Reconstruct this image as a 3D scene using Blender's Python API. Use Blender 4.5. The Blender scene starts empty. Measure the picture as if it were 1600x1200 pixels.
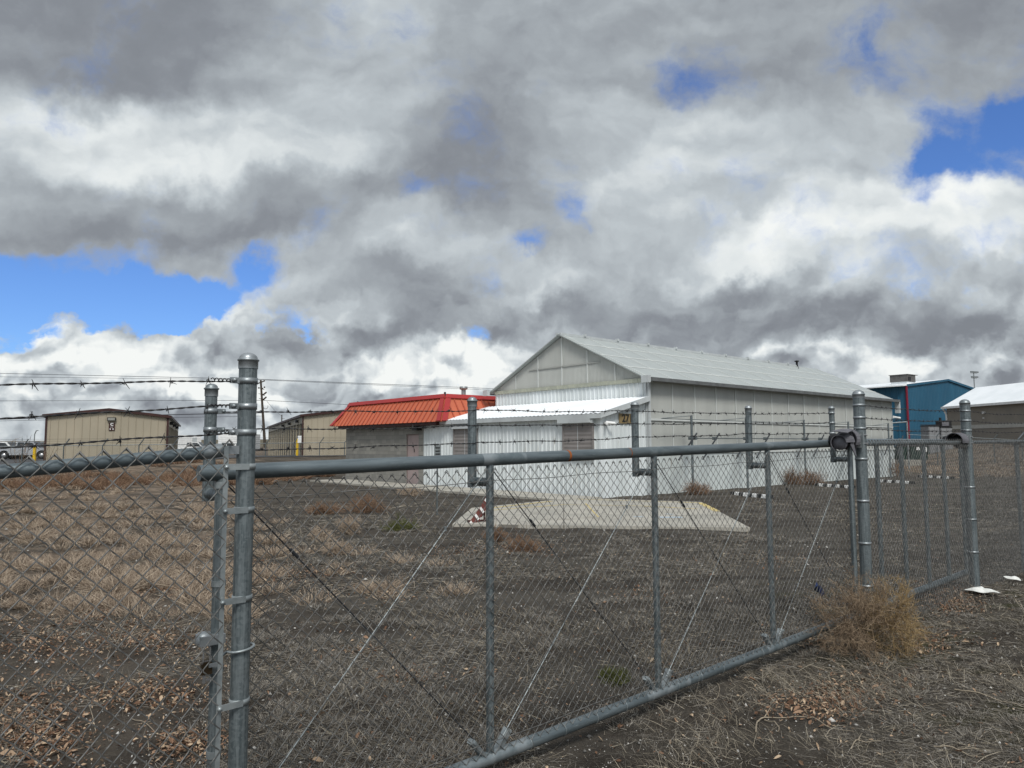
import bpy, math, random
import numpy as np
from mathutils import Vector, Matrix
R = math.radians
rng = np.random.default_rng(7); random.seed(7)
S = bpy.context.scene

# ------------------------------------------------------------------ camera
EYE = Vector((0, 0, 1.85)); FPX = 1130.0
pit, rol = R(4.8), R(0.215)
fw = Vector((0, math.cos(pit), math.sin(pit))); up = Vector((0, -math.sin(pit), math.cos(pit))); rt = Vector((1, 0, 0))
r2 = rt*math.cos(rol) - up*math.sin(rol); u2 = up*math.cos(rol) + rt*math.sin(rol)
cd = bpy.data.cameras.new('camera'); cam = bpy.data.objects.new('camera', cd); S.collection.objects.link(cam)
m = Matrix((( r2.x, u2.x, -fw.x, EYE.x), (r2.y, u2.y, -fw.y, EYE.y), (r2.z, u2.z, -fw.z, EYE.z), (0, 0, 0, 1)))
cam.matrix_world = m
cd.sensor_width = 36; cd.lens = 36*FPX/1600; cd.clip_start = 0.05; cd.clip_end = 9000
S.camera = cam
S.render.resolution_x, S.render.resolution_y = 1024, 768
S.view_settings.view_transform = 'Standard'; S.view_settings.look = 'None'
S.view_settings.exposure = 0.1; S.view_settings.gamma = 1
S.cycles.max_bounces = 6; S.cycles.transparent_max_bounces = 16

# ------------------------------------------------------------------ sun + sky
SUN_EL, SUN_AZ = R(50), R(172)          # azimuth from +Y, clockwise positive
ld = bpy.data.lights.new('sun', 'SUN'); lo = bpy.data.objects.new('sun', ld); S.collection.objects.link(lo)
sd = Vector((math.sin(SUN_AZ)*math.cos(SUN_EL), math.cos(SUN_AZ)*math.cos(SUN_EL), math.sin(SUN_EL)))
lo.rotation_euler = sd.to_track_quat('Z', 'Y').to_euler()
ld.energy = 2.4; ld.angle = R(16); ld.color = (1.0, 0.97, 0.92)

def px_dir(x, y):
    return (fw*FPX + r2*(x-800) - u2*(y-600)).normalized()

W = bpy.data.worlds.new('World'); S.world = W; W.use_nodes = True
wt = W.node_tree; wt.nodes.clear()
class NT:
    def __init__(s, t): s.t = t; s.n = t.nodes; s.l = t.links
    def put(s, sock, v):
        if isinstance(v, bpy.types.NodeSocket): s.l.new(v, sock)
        elif v is not None: sock.default_value = v
    def math(s, op, a, b=None, c=None, clamp=False):
        n = s.n.new('ShaderNodeMath'); n.operation = op; n.use_clamp = clamp
        s.put(n.inputs[0], a); s.put(n.inputs[1], b); s.put(n.inputs[2], c); return n.outputs[0]
    def vmath(s, op, a, b=None, out=0):
        n = s.n.new('ShaderNodeVectorMath'); n.operation = op
        s.put(n.inputs[0], a); s.put(n.inputs[1], b); return n.outputs[out]
    def scale(s, a, k):
        n = s.n.new('ShaderNodeVectorMath'); n.operation = 'SCALE'; s.put(n.inputs[0], a); s.put(n.inputs[3], k); return n.outputs[0]
    def noise(s, vec, scale, detail=4, rough=.5, dist=0., col=False, lac=2., dims='3D'):
        n = s.n.new('ShaderNodeTexNoise'); n.noise_dimensions = dims; s.put(n.inputs['Vector'], vec)
        n.inputs['Scale'].default_value = scale; n.inputs['Detail'].default_value = detail
        n.inputs['Roughness'].default_value = rough; n.inputs['Distortion'].default_value = dist
        n.inputs['Lacunarity'].default_value = lac
        return n.outputs['Color' if col else 'Fac']
    def mapr(s, v, a, b, c=0., d=1., mode='SMOOTHSTEP'):
        n = s.n.new('ShaderNodeMapRange'); n.interpolation_type = mode
        s.put(n.inputs['Value'], v)
        for k, x in zip(('From Min', 'From Max', 'To Min', 'To Max'), (a, b, c, d)): s.put(n.inputs[k], x)
        return n.outputs[0]
    def mapping(s, v, loc=(0,0,0), rot=(0,0,0), sc=(1,1,1), typ='POINT'):
        n = s.n.new('ShaderNodeMapping'); n.vector_type = typ; s.put(n.inputs['Vector'], v)
        n.inputs['Location'].default_value = loc; n.inputs['Rotation'].default_value = rot; n.inputs['Scale'].default_value = sc
        return n.outputs[0]
    def mix(s, f, a, b, mode='MIX'):
        n = s.n.new('ShaderNodeMix'); n.data_type = 'RGBA'; n.blend_type = mode
        s.put(n.inputs[0], f)
        for k, v in ((6, a), (7, b)):
            if isinstance(v, tuple) and len(v) == 3: v = v + (1,)
            s.put(n.inputs[k], v)
        return n.outputs[2]
    def comb(s, x, y, z=0.):
        n = s.n.new('ShaderNodeCombineXYZ'); s.put(n.inputs[0], x); s.put(n.inputs[1], y); s.put(n.inputs[2], z); return n.outputs[0]
    def sep(s, v):
        n = s.n.new('ShaderNodeSeparateXYZ'); s.put(n.inputs[0], v); return n.outputs
    def ramp(s, f, stops, interp='LINEAR'):
        n = s.n.new('ShaderNodeValToRGB'); s.put(n.inputs[0], f); e = n.color_ramp.elements; n.color_ramp.interpolation = interp
        while len(e) < len(stops): e.new(.5)
        for k, (p, c) in enumerate(stops): e[k].position = p; e[k].color = tuple(c) + (1,)
        return n.outputs[0]

w = NT(wt)
tc = w.n.new('ShaderNodeTexCoord').outputs['Generated']
dx, dy, dz = w.sep(tc)
el = dz
dpl = w.math('ADD', w.math('ABSOLUTE', dz), .13)
P = w.comb(w.math('DIVIDE', dx, dpl), w.math('DIVIDE', dy, dpl), 0.)      # cloud layer coordinates
n1 = w.noise(P, 1.0, 2, .5, 0., col=True)
n2 = w.noise(tc, 5.0, 6, .60, 0., col=True)
dyc = w.math('MAXIMUM', dy, .12)
q0 = w.comb(w.math('DIVIDE', dx, dyc), w.math('DIVIDE', dz, dyc), 0.)
warp = w.vmath('ADD', w.scale(w.vmath('SUBTRACT', n1, (.5,.5,.5)), .06), w.scale(w.vmath('SUBTRACT', n2, (.5,.5,.5)), .21))
C0 = w.vmath('ADD', q0, warp)
# layout of the deck over the yard: weather cells (x, y in the photo's pixels -> fixed compass directions), tabulated into elevation rows
BR = [ # brightness of the cloud deck
 (170,60,440,150,-4,-.26), (420,20,260,90,0,-.08), (110,120,220,60,0,-.06), (240,225,330,75,-2,.40), (60,215,150,70,0,.14), (470,90,150,100,30,.18), (610,40,100,90,0,.14),
 (350,355,450,75,4,-.24), (100,335,200,60,0,-.04), (540,215,80,70,0,.16), (700,230,190,170,0,-.13), (720,60,200,100,0,-.06),
 (350,405,200,45,-5,.05), (390,480,150,60,25,.22), (640,375,170,60,-10,.22), (130,545,170,62,5,.55), (300,585,230,42,0,.38), (50,575,120,40,0,.25), (190,505,80,40,0,.35),
 (590,515,260,46,0,-.22), (660,470,110,60,0,-.16), (545,492,80,24,0,.22), (480,600,240,30,0,.16), (745,575,120,45,15,.55), (860,530,60,30,20,.35), (610,575,110,36,10,.30),
 (1350,50,480,130,4,-.12), (1600,30,240,120,0,-.14), (900,60,200,120,0,-.05), (820,270,170,150,0,-.12),
 (1010,250,200,110,30,.15), (1180,210,200,90,20,.10), (1320,345,280,85,12,.36), (1540,330,150,70,5,.36), (1170,385,140,45,15,.2),
 (870,440,90,35,20,.24), (1350,440,120,35,0,.24), (1560,430,110,50,0,.16), (1230,470,320,60,6,-.18), (960,490,260,55,5,-.24), (1400,510,380,38,0,-.24),
 (760,200,60,200,-35,-.10), (620,130,60,120,-30,.10), (930,330,120,60,0,.12), (1400,180,90,70,0,.12), (1200,120,160,40,0,-.10), (1420,90,120,60,0,-.06), (60,610,60,30,0,-.05), (230,640,160,26,0,-.12), (540,640,200,24,0,-.10), (1280,560,160,22,0,.16), (1480,600,200,24,0,-.06), (1180,550,330,30,0,.10), (1500,560,200,26,0,.10), (640,620,400,26,0,.12), (120,630,200,22,0,-.10), (1000,560,160,30,0,-.05)]
HO = [ # gaps where blue shows
 (70,440,170,62,-6,1.5), (200,455,160,54,-12,1.4), (320,445,110,40,12,1.2), (405,400,70,28,30,1.), (50,508,90,26,0,.9), (450,482,60,22,0,.5), (-100,440,200,70,0,1.3),
 (1090,135,120,60,10,.85), (1550,225,160,70,20,1.3), (1440,255,70,90,35,1.3), (1640,180,130,110,30,1.), (902,355,40,46,-20,1.0), (925,240,60,34,20,.75),
 (620,318,80,30,0,.75), (860,330,150,40,25,.45), (1000,270,120,60,30,.35), (1480,200,160,70,20,.6), (780,430,60,40,0,.35), (1250,330,60,40,0,.3), (1335,130,80,44,20,.6), (830,412,40,24,0,1.), (845,505,60,24,0,.7), (1590,330,50,36,0,.5), (680,300,60,30,0,.3), (750,510,40,20,0,.7)]
def cells(lst, x, y, grow=1.):
    t = 0.
    for (cx_, cy_, rx, ry, rot, amp) in lst:
        rx *= grow; ry *= grow
        c_, s_ = math.cos(R(-rot)), math.sin(R(-rot)); ax_, ay_ = x-cx_, y-cy_
        r_ = math.hypot((ax_*c_+ay_*s_)/rx, (-ax_*s_+ay_*c_)/ry); r_ = max(0., 1-r_); t += amp*r_*r_*(3-2*r_)
    return t
UMAX = .86; UN = 32; VR = [-.02, .03, .06, .09, .12, .155, .19, .225, .26, .30, .35, .40, .46, .53, .62]
cu_, cv_, _ = w.sep(C0); ru = w.mapr(cu_, -UMAX, UMAX, 0., 1., 'LINEAR'); grid = None
for i, V_ in enumerate(VR):
    st = []
    for j in range(UN):
        U_ = -UMAX + 2*UMAX*j/(UN-1); d_ = Vector((U_, 1, V_)); k_ = d_.dot(fw)
        X_, Y_ = 800+FPX*d_.dot(r2)/k_, 600-FPX*d_.dot(u2)/k_
        st.append((j/(UN-1), (min(max(.5+cells(BR, X_, Y_, 1.28), 0), 1), min(max(cells(HO, X_, Y_, 1.12)/1.6, 0), 1), 0)))
    rw = w.ramp(ru, st, 'B_SPLINE' if False else 'EASE')
    grid = rw if grid is None else w.mix(w.mapr(cv_, VR[i-1], V_), grid, rw)
gr_ = w.sep(grid); b = w.math('SUBTRACT', gr_[0], .5); h = w.math('MULTIPLY', gr_[1], 1.6)
# billow relief: the same noise read at two places along the light
qs = w.vmath('ADD', w.vmath('MULTIPLY', q0, (1., 1.35, 0)), w.scale(w.vmath('SUBTRACT', n2, (.5,.5,.5)), .12))
qa = w.noise(qs, 4.2, 6, .56, 0., dims='2D'); qb = w.noise(w.vmath('ADD', qs, (-.010, .034, 0)), 4.2, 5, .56, 0., dims='2D')
relief = w.math('SUBTRACT', qa, qb)
qc = w.noise(w.vmath('ADD', qs, (3.1, 1.7, 0)), 15., 6, .62, 0., dims='2D')
low = w.mapr(el, .02, .26, 1.0, .10)
def puff(v):
    n = w.n.new('ShaderNodeTexVoronoi'); n.voronoi_dimensions = '2D'; n.feature = 'F1'; w.put(n.inputs['Vector'], v); n.inputs['Scale'].default_value = 10.; n.inputs['Detail'].default_value = 2.
    n.inputs['Roughness'].default_value = .55; n.inputs['Randomness'].default_value = 1.; return n.outputs['Distance']
pq = w.vmath('ADD', qs, w.scale(w.vmath('SUBTRACT', n2, (.5,.5,.5)), .10))
pfr = w.math('SUBTRACT', puff(w.vmath('ADD', pq, (-.010, .030, 0))), puff(pq))
lum = w.math('ADD', w.math('MULTIPLY', b, 1.55), .385)
lum = w.math('ADD', lum, w.math('MULTIPLY', w.math('SUBTRACT', qa, .5), w.math('MULTIPLY_ADD', low, .36, .20)))
lum = w.math('ADD', lum, w.math('ADD', w.math('MULTIPLY', relief, .30), w.math('MULTIPLY', low, w.mapr(relief, -.055, .055, -.13, .15))))
lum = w.math('ADD', lum, w.math('MULTIPLY', w.math('SUBTRACT', qc, .5), w.math('MULTIPLY_ADD', low, .28, .10)))
lum = w.math('ADD', lum, w.math('MULTIPLY', pfr, w.math('MULTIPLY', w.math('MULTIPLY_ADD', low, .85, .05), w.mapr(b, -.25, .25, .5, 1.3))))
hz = w.mapr(el, -.01, .05, .0, 1.)
lum = w.math('ADD', w.math('MULTIPLY', lum, w.math('MULTIPLY_ADD', hz, .35, .65)), w.math('MULTIPLY', w.math('SUBTRACT', 1., hz), .22))
lum = w.mapr(lum, -.10, 1.05, .12, .97, 'LINEAR')
cc = w.ramp(lum, [(.0,(.175,.19,.215)), (.22,(.235,.255,.285)), (.4,(.345,.378,.408)), (.6,(.49,.535,.565)), (.8,(.70,.74,.75)), (1.,(.88,.90,.88))])
sky = w.n.new('ShaderNodeTexSky'); sky.sky_type = 'NISHITA'; sky.sun_disc = False
sky.sun_elevation = SUN_EL; sky.sun_rotation = SUN_AZ; sky.altitude = 200; sky.dust_density = .6; sky.ozone_density = 2.0
blue = w.mix(1., w.vmath('MULTIPLY', sky.outputs[0], (.06, .085, .13)), (1,1,1), 'MULTIPLY')
lw2 = w.mapr(el, .13, .24, 1., 0.)
cov = w.mapr(w.math('ADD', w.math('ADD', h, w.math('MULTIPLY', w.math('SUBTRACT', qa, .5), 1.5)), w.math('MULTIPLY', w.math('SUBTRACT', qc, .5), .9)), w.math('MULTIPLY_ADD', lw2, .24, .10), w.math('MULTIPLY_ADD', lw2, -.42, 1.0), 1., 0.)
skyc = w.mix(cov, blue, cc)
# unseen sky overhead, behind camera and round the sun is boosted to light surfaces
sdot = w.vmath('DOT_PRODUCT', tc, tuple(sd), out=1)
glow = w.math('ADD', w.mapr(el, .55, 1.1, 0., .75), w.mapr(w.math('SUBTRACT', 0., dy), -.1, .8, 0., .45))
glow = w.math('ADD', glow, w.mapr(sdot, .5, 1., 0., 1.3))
skyc = w.vmath('MULTIPLY_ADD' if False else 'ADD', skyc, w.scale(skyc, glow))
below = w.mapr(el, -.02, -.005, 0., 1.)
skyc = w.mix(below, (.06,.055,.05), skyc)
bg = w.n.new('ShaderNodeBackground'); w.put(bg.inputs[0], skyc); bg.inputs[1].default_value = 1.0
wo = w.n.new('ShaderNodeOutputWorld'); w.l.new(bg.outputs[0], wo.inputs[0])
W.cycles.sampling_method = 'MANUAL'; W.cycles.sample_map_resolution = 256

# ------------------------------------------------------------------ materials
MATS = {}
def mat(name, fn):
    if name in MATS: return MATS[name]
    m = bpy.data.materials.new(name); m.use_nodes = True; t = NT(m.node_tree); t.n.clear()
    o = t.n.new('ShaderNodeOutputMaterial'); p = t.n.new('ShaderNodeBsdfPrincipled'); t.l.new(p.outputs[0], o.inputs[0])
    t.out = o
    co = t.n.new('ShaderNodeTexCoord').outputs['Object']
    fn(t, p, co); MATS[name] = m; return m
def bump(t, p, hgt, strength=.3, dist=.01):
    n = t.n.new('ShaderNodeBump'); n.inputs['Strength'].default_value = strength; n.inputs['Distance'].default_value = dist
    t.put(n.inputs['Height'], hgt); t.l.new(n.outputs[0], p.inputs['Normal'])
def worn(name, c1, c2, rough=.6, metal=0., scale=3., str_=(1,1,1), c3=None, spec=.3, bmp=0.):
    def f(t, p, co):
        v = t.mapping(co, sc=str_)
        n = t.noise(v, scale, 6, .6)
        c = t.mix(t.mapr(n, .35, .65), c1, c2)
        if c3: c = t.mix(t.mapr(t.noise(v, scale*6, 5, .65), .6, .72), c, c3)
        t.put(p.inputs['Base Color'], c); p.inputs['Metallic'].default_value = metal
        t.put(p.inputs['Roughness'], t.mapr(t.noise(v, scale*3, 4), .3, .7, rough-.08, rough+.08))
        p.inputs['Specular IOR Level'].default_value = spec
        if bmp: bump(t, p, t.noise(v, scale*8, 4), bmp, .004)
    return mat(name, f)
GALV = None
GALV2 = worn('galvanised_bright', (.22,.245,.25), (.34,.37,.37), .45, .5, 9., (1,1,1), (.42,.45,.45), .5)
RAILM = worn('galvanised_rail', (.105,.13,.14), (.165,.195,.205), .45, .5, 5., (.6,5,5), (.22,.25,.26), .5)
CAPM = worn('cast_cap', (.20,.225,.23), (.32,.34,.35), .45, .6, 12.)
WIRE = worn('galvanised_wire', (.085,.086,.083), (.22,.216,.205), .55, .35, 25.)
BARB = worn('barbed_wire_steel', (.030,.030,.033), (.075,.073,.072), .6, .3, 30.)
WELD = worn('weld_paint', (.13,.16,.17), (.27,.30,.31), .5, .5, 7.)
RUST = worn('rust', (.30,.09,.02), (.16,.05,.02), .8, 0, 60.)
WHITEM = worn('white_metal', (.70,.735,.735), (.58,.615,.61), .5, 0, .9, (1.6,1.6,.16), (.44,.43,.38), .4)
WHITER = worn('white_roof', (.84,.86,.87), (.76,.79,.80), .45, 0, .5, spec=.4)
TRIMW = worn('white_trim', (.50,.53,.53), (.43,.45,.45), .5, 0, 1.5)
STEM = worn('white_stem_wall', (.60,.645,.63), (.48,.515,.50), .6, 0, .7, (1.4,1.4,.2), (.36,.35,.31))
BEIGE = worn('beige_metal', (.385,.335,.25), (.33,.29,.215), .55, 0, .4, (1,1,.4))
BROWN = worn('brown_trim', (.055,.022,.018), (.04,.018,.016), .5, 0, 2.)
ORANGE = worn('orange_roof', (.52,.135,.068), (.45,.118,.062), .5, 0, .8, spec=.3)
REDT = worn('red_trim', (.38,.040,.038), (.32,.035,.035), .45, 0, .8)
BLUEM = worn('blue_metal', (.022,.105,.175), (.018,.088,.15), .5, 0, .3, (1,1,.3), spec=.3)
GREYB = worn('grey_brown_wall', (.25,.225,.185), (.21,.19,.16), .7, 0, .4)
SHUT = worn('shutter_grey', (.235,.215,.205), (.20,.185,.175), .6, 0, 2.)
PINK = worn('faded_pink_door', (.36,.285,.27), (.31,.25,.24), .6, 0, 2., (1,1,.5))
DARK = worn('dark_rubber', (.012,.012,.013), (.022,.022,.023), .6, 0, 5.)
GREYP = worn('grey_plastic', (.15,.147,.16), (.10,.098,.108), .55, 0, 8.)
YEL = worn('yellow_paint', (.72,.47,.015), (.62,.40,.02), .5, 0, 3.)
YELO = worn('faded_yellow_paint', (.60,.46,.16), (.46,.38,.20), .8, 0, 4.)
WHT = worn('white_paint', (.78,.78,.76), (.68,.68,.66), .5, 0, 4.)
BLKP = worn('black_paint', (.012,.012,.012), (.03,.03,.03), .5, 0, 5.)
GRN = worn('dumpster_green', (.008,.030,.024), (.012,.04,.03), .5, 0, 2.)
WOODP = worn('pole_wood', (.075,.06,.045), (.045,.036,.028), .9, 0, 3., (4,4,.4))
GLASS = worn('dark_glass', (.02,.024,.028), (.03,.034,.038), .1, 0, 3., spec=.6)
PLAST = worn('litter_white', (.72,.72,.68), (.60,.60,.56), .5, 0, 15.)
CLOTHB = worn('blue_cloth', (.045,.07,.17), (.03,.045,.11), .9, 0, 25.)
ORNG = worn('orange_litter', (.55,.22,.08), (.42,.17,.07), .7, 0, 25.)
CARP = worn('silver_car_paint', (.42,.43,.44), (.36,.37,.38), .3, .3, 2., spec=.5)
BLUEP = worn('faded_blue_paint', (.42,.48,.53), (.36,.41,.44), .8, 0, 6.)
BRASS = worn('brass', (.085,.06,.035), (.05,.038,.025), .4, .7, 20.)
CHROME = worn('shackle_steel', (.5,.5,.5), (.4,.4,.4), .3, .8, 20.)
def f_galv(a, b_, c3, rg):
    def f(t, p, co):
        v = t.n.new('ShaderNodeTexVoronoi'); t.put(v.inputs['Vector'], co); v.inputs['Scale'].default_value = 90.
        sp_ = t.sep(v.outputs['Color'])[0]
        st = t.noise(t.mapping(co, sc=(9,9,.45)), 9., 6, .6)
        c = t.mix(t.mapr(st, .35, .65), a, b_); c = t.mix(t.mapr(sp_, .3, 1., 0., .35), c, c3)
        c = t.mix(t.mapr(t.noise(co, 2.2, 6, .7), .60, .70, 0., .5), c, (.30,.32,.32))
        c = t.mix(t.mapr(t.noise(t.mapping(co, loc=(4,1,2)), 5., 7, .7), .69, .76, 0., .7), c, (.12,.065,.035))
        t.put(p.inputs['Base Color'], c); p.inputs['Metallic'].default_value = .5
        t.put(p.inputs['Roughness'], t.mapr(t.noise(co, 14., 5, .65), .3, .7, rg-.12, rg+.14)); bump(t, p, t.noise(co, 55., 4), .12, .002)
    return f
def f_poly(c1, c2, tr):
    def f(t, p, co):
        n = t.noise(t.mapping(co, sc=(1.2,1.2,.25)), 1.3, 5, .6)
        c = t.mix(t.mapr(n, .3, .7), c1, c2)
        wv = t.n.new('ShaderNodeTexWave'); wv.wave_type = 'BANDS'; wv.bands_direction = 'X'
        t.put(wv.inputs[0], t.mapping(co, rot=(0,0,R(45)), sc=(1,1,0))); wv.inputs['Scale'].default_value = 6.
        t.put(p.inputs['Base Color'], c); p.inputs['Roughness'].default_value = .42; p.inputs['Specular IOR Level'].default_value = .35
        tl = t.n.new('ShaderNodeBsdfTranslucent'); t.put(tl.inputs[0], c)
        mx = t.n.new('ShaderNodeMixShader'); mx.inputs[0].default_value = tr
        t.l.new(p.outputs[0], mx.inputs[1]); t.l.new(tl.outputs[0], mx.inputs[2]); t.l.new(mx.outputs[0], t.out.inputs[0])
    return f
GALV = mat('galvanised_steel', f_galv((.085,.105,.110), (.18,.205,.21), (.25,.28,.285), .5))
POLYW = mat('polycarbonate_wall', f_poly((.52,.53,.495), (.46,.47,.44), .15))
POLYR = mat('polycarbonate_roof', f_poly((.45,.48,.465), (.40,.43,.415), .15))
MULL = worn('polycarbonate_joint', (.60,.62,.59), (.54,.56,.54), .5, 0, 2.)
def f_block(t, p, co):
    x, y, z = t.sep(co)
    v = t.comb(t.math('ADD', x, y), z, 0.)
    br = t.n.new('ShaderNodeTexBrick'); t.put(br.inputs[0], v); br.inputs['Scale'].default_value = 1.
    br.inputs['Brick Width'].default_value = .40; br.inputs['Row Height'].default_value = .20; br.inputs['Mortar Size'].default_value = .008
    br.inputs['Color1'].default_value = (.20,.195,.175,1); br.inputs['Color2'].default_value = (.28,.27,.24,1); br.inputs['Mortar'].default_value = (.16,.155,.14,1)
    row = t.mapr(z, 1.02, 1.05, 0., 1.); row2 = t.mapr(z, 1.45, 1.42, 0., 1.)
    c = t.mix(t.math('MULTIPLY', t.math('MULTIPLY', row, row2), .5), br.outputs[0], (.105,.11,.11))
    c = t.mix(t.mapr(t.noise(co, .9, 6, .6), .4, .7, 0., .4), c, (.25,.24,.215))
    t.put(p.inputs['Base Color'], c); p.inputs['Roughness'].default_value = .9; bump(t, p, br.outputs['Fac'], .4, -.006)
BLOCK = mat('concrete_block', f_block)
def f_conc(t, p, co):
    c = t.mix(t.mapr(t.noise(co, .7, 7, .62), .35, .68), (.40,.375,.32), (.30,.285,.245))
    c = t.mix(t.mapr(t.noise(co, 9., 5, .7), .60, .75, 0., .55), c, (.13,.12,.10))
    c = t.mix(t.mapr(t.noise(co, 40., 3, .6), .62, .7, 0., .35), c, (.12,.11,.10))
    br = t.n.new('ShaderNodeTexBrick'); t.put(br.inputs[0], t.mapping(co, rot=(0,0,R(4)))); br.offset = 0.; br.inputs['Scale'].default_value = 1.; br.inputs['Brick Width'].default_value = 2.4; br.inputs['Row Height'].default_value = 2.4; br.inputs['Mortar Size'].default_value = .018
    c = t.mix(t.math('MULTIPLY', br.outputs['Fac'], .75), c, (.10,.09,.075))
    cr = t.n.new('ShaderNodeTexVoronoi'); cr.feature = 'DISTANCE_TO_EDGE'; t.put(cr.inputs['Vector'], t.vmath('ADD', co, t.scale(t.noise(co, 1.2, 5, .6, col=True), .9))); cr.inputs['Scale'].default_value = .32
    c = t.mix(t.mapr(cr.outputs['Distance'], .006, .0, 0., .8), c, (.08,.07,.06))
    c = t.mix(t.mapr(t.noise(t.mapping(co, loc=(5,5,0)), .8, 6, .65), .54, .70, 0., .55), c, (.19,.165,.13))
    t.put(p.inputs['Base Color'], c); p.inputs['Roughness'].default_value = .85; bump(t, p, t.noise(co, 60., 4), .3, .003)
CONC = mat('concrete', f_conc)
def f_asph(t, p, co):
    c = t.mix(t.mapr(t.noise(co, .25, 6, .6), .35, .65), (.040,.041,.044), (.065,.065,.066))
    c = t.mix(t.mapr(t.noise(co, 30., 3, .7), .55, .75, 0., .5), c, (.12,.115,.11))
    t.put(p.inputs['Base Color'], c); p.inputs['Roughness'].default_value = .9
ASPH = mat('asphalt', f_asph)
def f_soil(t, p, co):
    x, y, z = t.sep(co)
    big = t.noise(co, .33, 6, .6); mid = t.noise(co, 1.7, 7, .65, .3)
    # wheel tracks run along the drive: stretched noise
    trk = t.noise(t.mapping(co, rot=(0,0,R(-14)), sc=(.10,1.1,1)), 1.3, 6, .6, .2)
    fine = t.noise(co, 38., 5, .75); fib = t.noise(t.mapping(co, rot=(0,0,R(35)), sc=(1,7,1)), 26., 3, .7, .6); fib2 = t.noise(t.mapping(co, rot=(0,0,R(-50)), sc=(1,8,1)), 24., 3, .7, .6)
    soil = t.mix(t.mapr(mid, .36, .66), (.036,.030,.024), (.078,.066,.053))
    soil = t.mix(t.mapr(trk, .42, .62, 0., .65), soil, (.115,.103,.085))
    soil = t.mix(t.mapr(fine, .5, .7, 0., .6), soil, (.135,.125,.11))
    straw = t.math('MAXIMUM', t.mapr(fib, .56, .70), t.mapr(fib2, .57, .70))
    soil = t.mix(t.math('MULTIPLY', straw, .55), soil, (.17,.145,.11))
    # dry grass ground on the left of the drive
    side = t.math('ADD', t.math('MULTIPLY', t.math('ADD', x, t.math('MULTIPLY', y, .34)), -.22), t.math('MULTIPLY', big, .75))
    side = t.math('MULTIPLY', t.mapr(side, .25, .62), t.mapr(y, 6., 12., .15, 1.))
    far = t.mapr(y, 44., 66.)
    rf = t.math('MULTIPLY', t.mapr(x, 20., 30.), t.mapr(y, 34., 48.))
    side = t.math('MAXIMUM', side, t.math('MULTIPLY', far, .55)); side = t.math('MAXIMUM', side, t.math('MULTIPLY', rf, .9))
    gr = t.mix(t.mapr(t.noise(co, 2.4, 7, .7, .4), .38, .62), (.125,.096,.075), (.245,.190,.142))
    gr = t.mix(t.mapr(fine, .45, .7, 0., .6), gr, (.27,.21,.13))
    gr = t.mix(t.mapr(t.noise(t.mapping(co, sc=(.8,1.5,1)), .55, 6, .62), .48, .58, 0., .85), gr, (.060,.050,.041))
    c = t.mix(t.math('MULTIPLY', side, t.mapr(mid, .3, .6, .45, 1.)), soil, gr)
    moss = t.math('MULTIPLY', t.mapr(t.noise(t.mapping(co, loc=(3,7,0), rot=(0,0,R(10)), sc=(.6,1.6,1)), .8, 6, .6), .50, .62), t.mapr(x, 2.2, 3.6))
    c = t.mix(t.math('MULTIPLY', moss, t.mapr(y, 11., 8., 0., .75)), c, (.045,.047,.012))
    # pale compacted gravel strips right of the drive
    strip = t.mapr(t.noise(t.mapping(co, rot=(0,0,R(-43)), sc=(.06,1.2,1)), 1.1, 5, .6), .55, .66)
    strip = t.math('MULTIPLY', strip, t.mapr(t.math('SUBTRACT', x, t.math('MULTIPLY', y, .36)), .5, 3., 0., .75))
    c = t.mix(t.math('MULTIPLY', strip, t.mapr(y, 11., 14.)), c, (.21,.18,.14))
    t.put(p.inputs['Base Color'], c); p.inputs['Roughness'].default_value = .95; p.inputs['Specular IOR Level'].default_value = .15
    patch = t.mapr(t.noise(t.mapping(co, rot=(0,0,R(20)), sc=(1,2.2,1)), .62, 6, .62), .46, .62)
    c = t.mix(t.math('MULTIPLY', patch, .42), c, (.150,.128,.100))
    dk = t.mapr(t.noise(t.mapping(co, loc=(9,2,0), rot=(0,0,R(-48)), sc=(.35,1.5,1)), .8, 6, .6), .52, .66)
    c = t.mix(t.math('MULTIPLY', dk, .6), c, (.040,.033,.025))
    rfield = t.math('MULTIPLY', t.mapr(t.math('SUBTRACT', x, t.math('MULTIPLY', y, .45)), .5, 2.5), t.mapr(y, 20., 34.))
    c = t.mix(t.math('MULTIPLY', rfield, .55), c, t.mix(t.mapr(t.noise(t.mapping(co, rot=(0,0,R(-43)), sc=(.25,1.6,1)), .5, 6, .65), .4, .6), (.085,.066,.048), (.22,.175,.12)))
    hh = t.math('ADD', t.math('ADD', t.math('MULTIPLY', mid, 1.4), t.math('MULTIPLY', fine, .45)), t.math('MULTIPLY', t.math('ADD', fib, fib2), .35))
    bump(t, p, hh, .9, .05)
SOIL = mat('soil', f_soil)
def f_hill(t, p, co):
    c = t.mix(t.mapr(t.noise(t.mapping(co, sc=(1,3,1)), .006, 6, .65), .4, .6), (.135,.10,.062), (.085,.082,.045))
    t.put(p.inputs['Base Color'], c); p.inputs['Roughness'].default_value = 1.
HILL = mat('hill_steppe', f_hill)
def plantmat(name, a, b_, c3):
    def f(t, p, co):
        g = t.n.new('ShaderNodeNewGeometry').outputs['Random Per Island']
        c = t.ramp(g, [(0., a), (.5, b_), (1., c3)])
        t.put(p.inputs['Base Color'], c); p.inputs['Roughness'].default_value = .85; p.inputs['Specular IOR Level'].default_value = .15
    return mat(name, f)
STRAW = plantmat('straw', (.065,.055,.043), (.175,.150,.115), (.48,.42,.32))
STRAWG = plantmat('straw_grey', (.06,.054,.046), (.165,.150,.128), (.36,.33,.285))
TUFT = plantmat('tuft_tan', (.165,.125,.095), (.32,.25,.185), (.50,.41,.31))
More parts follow.
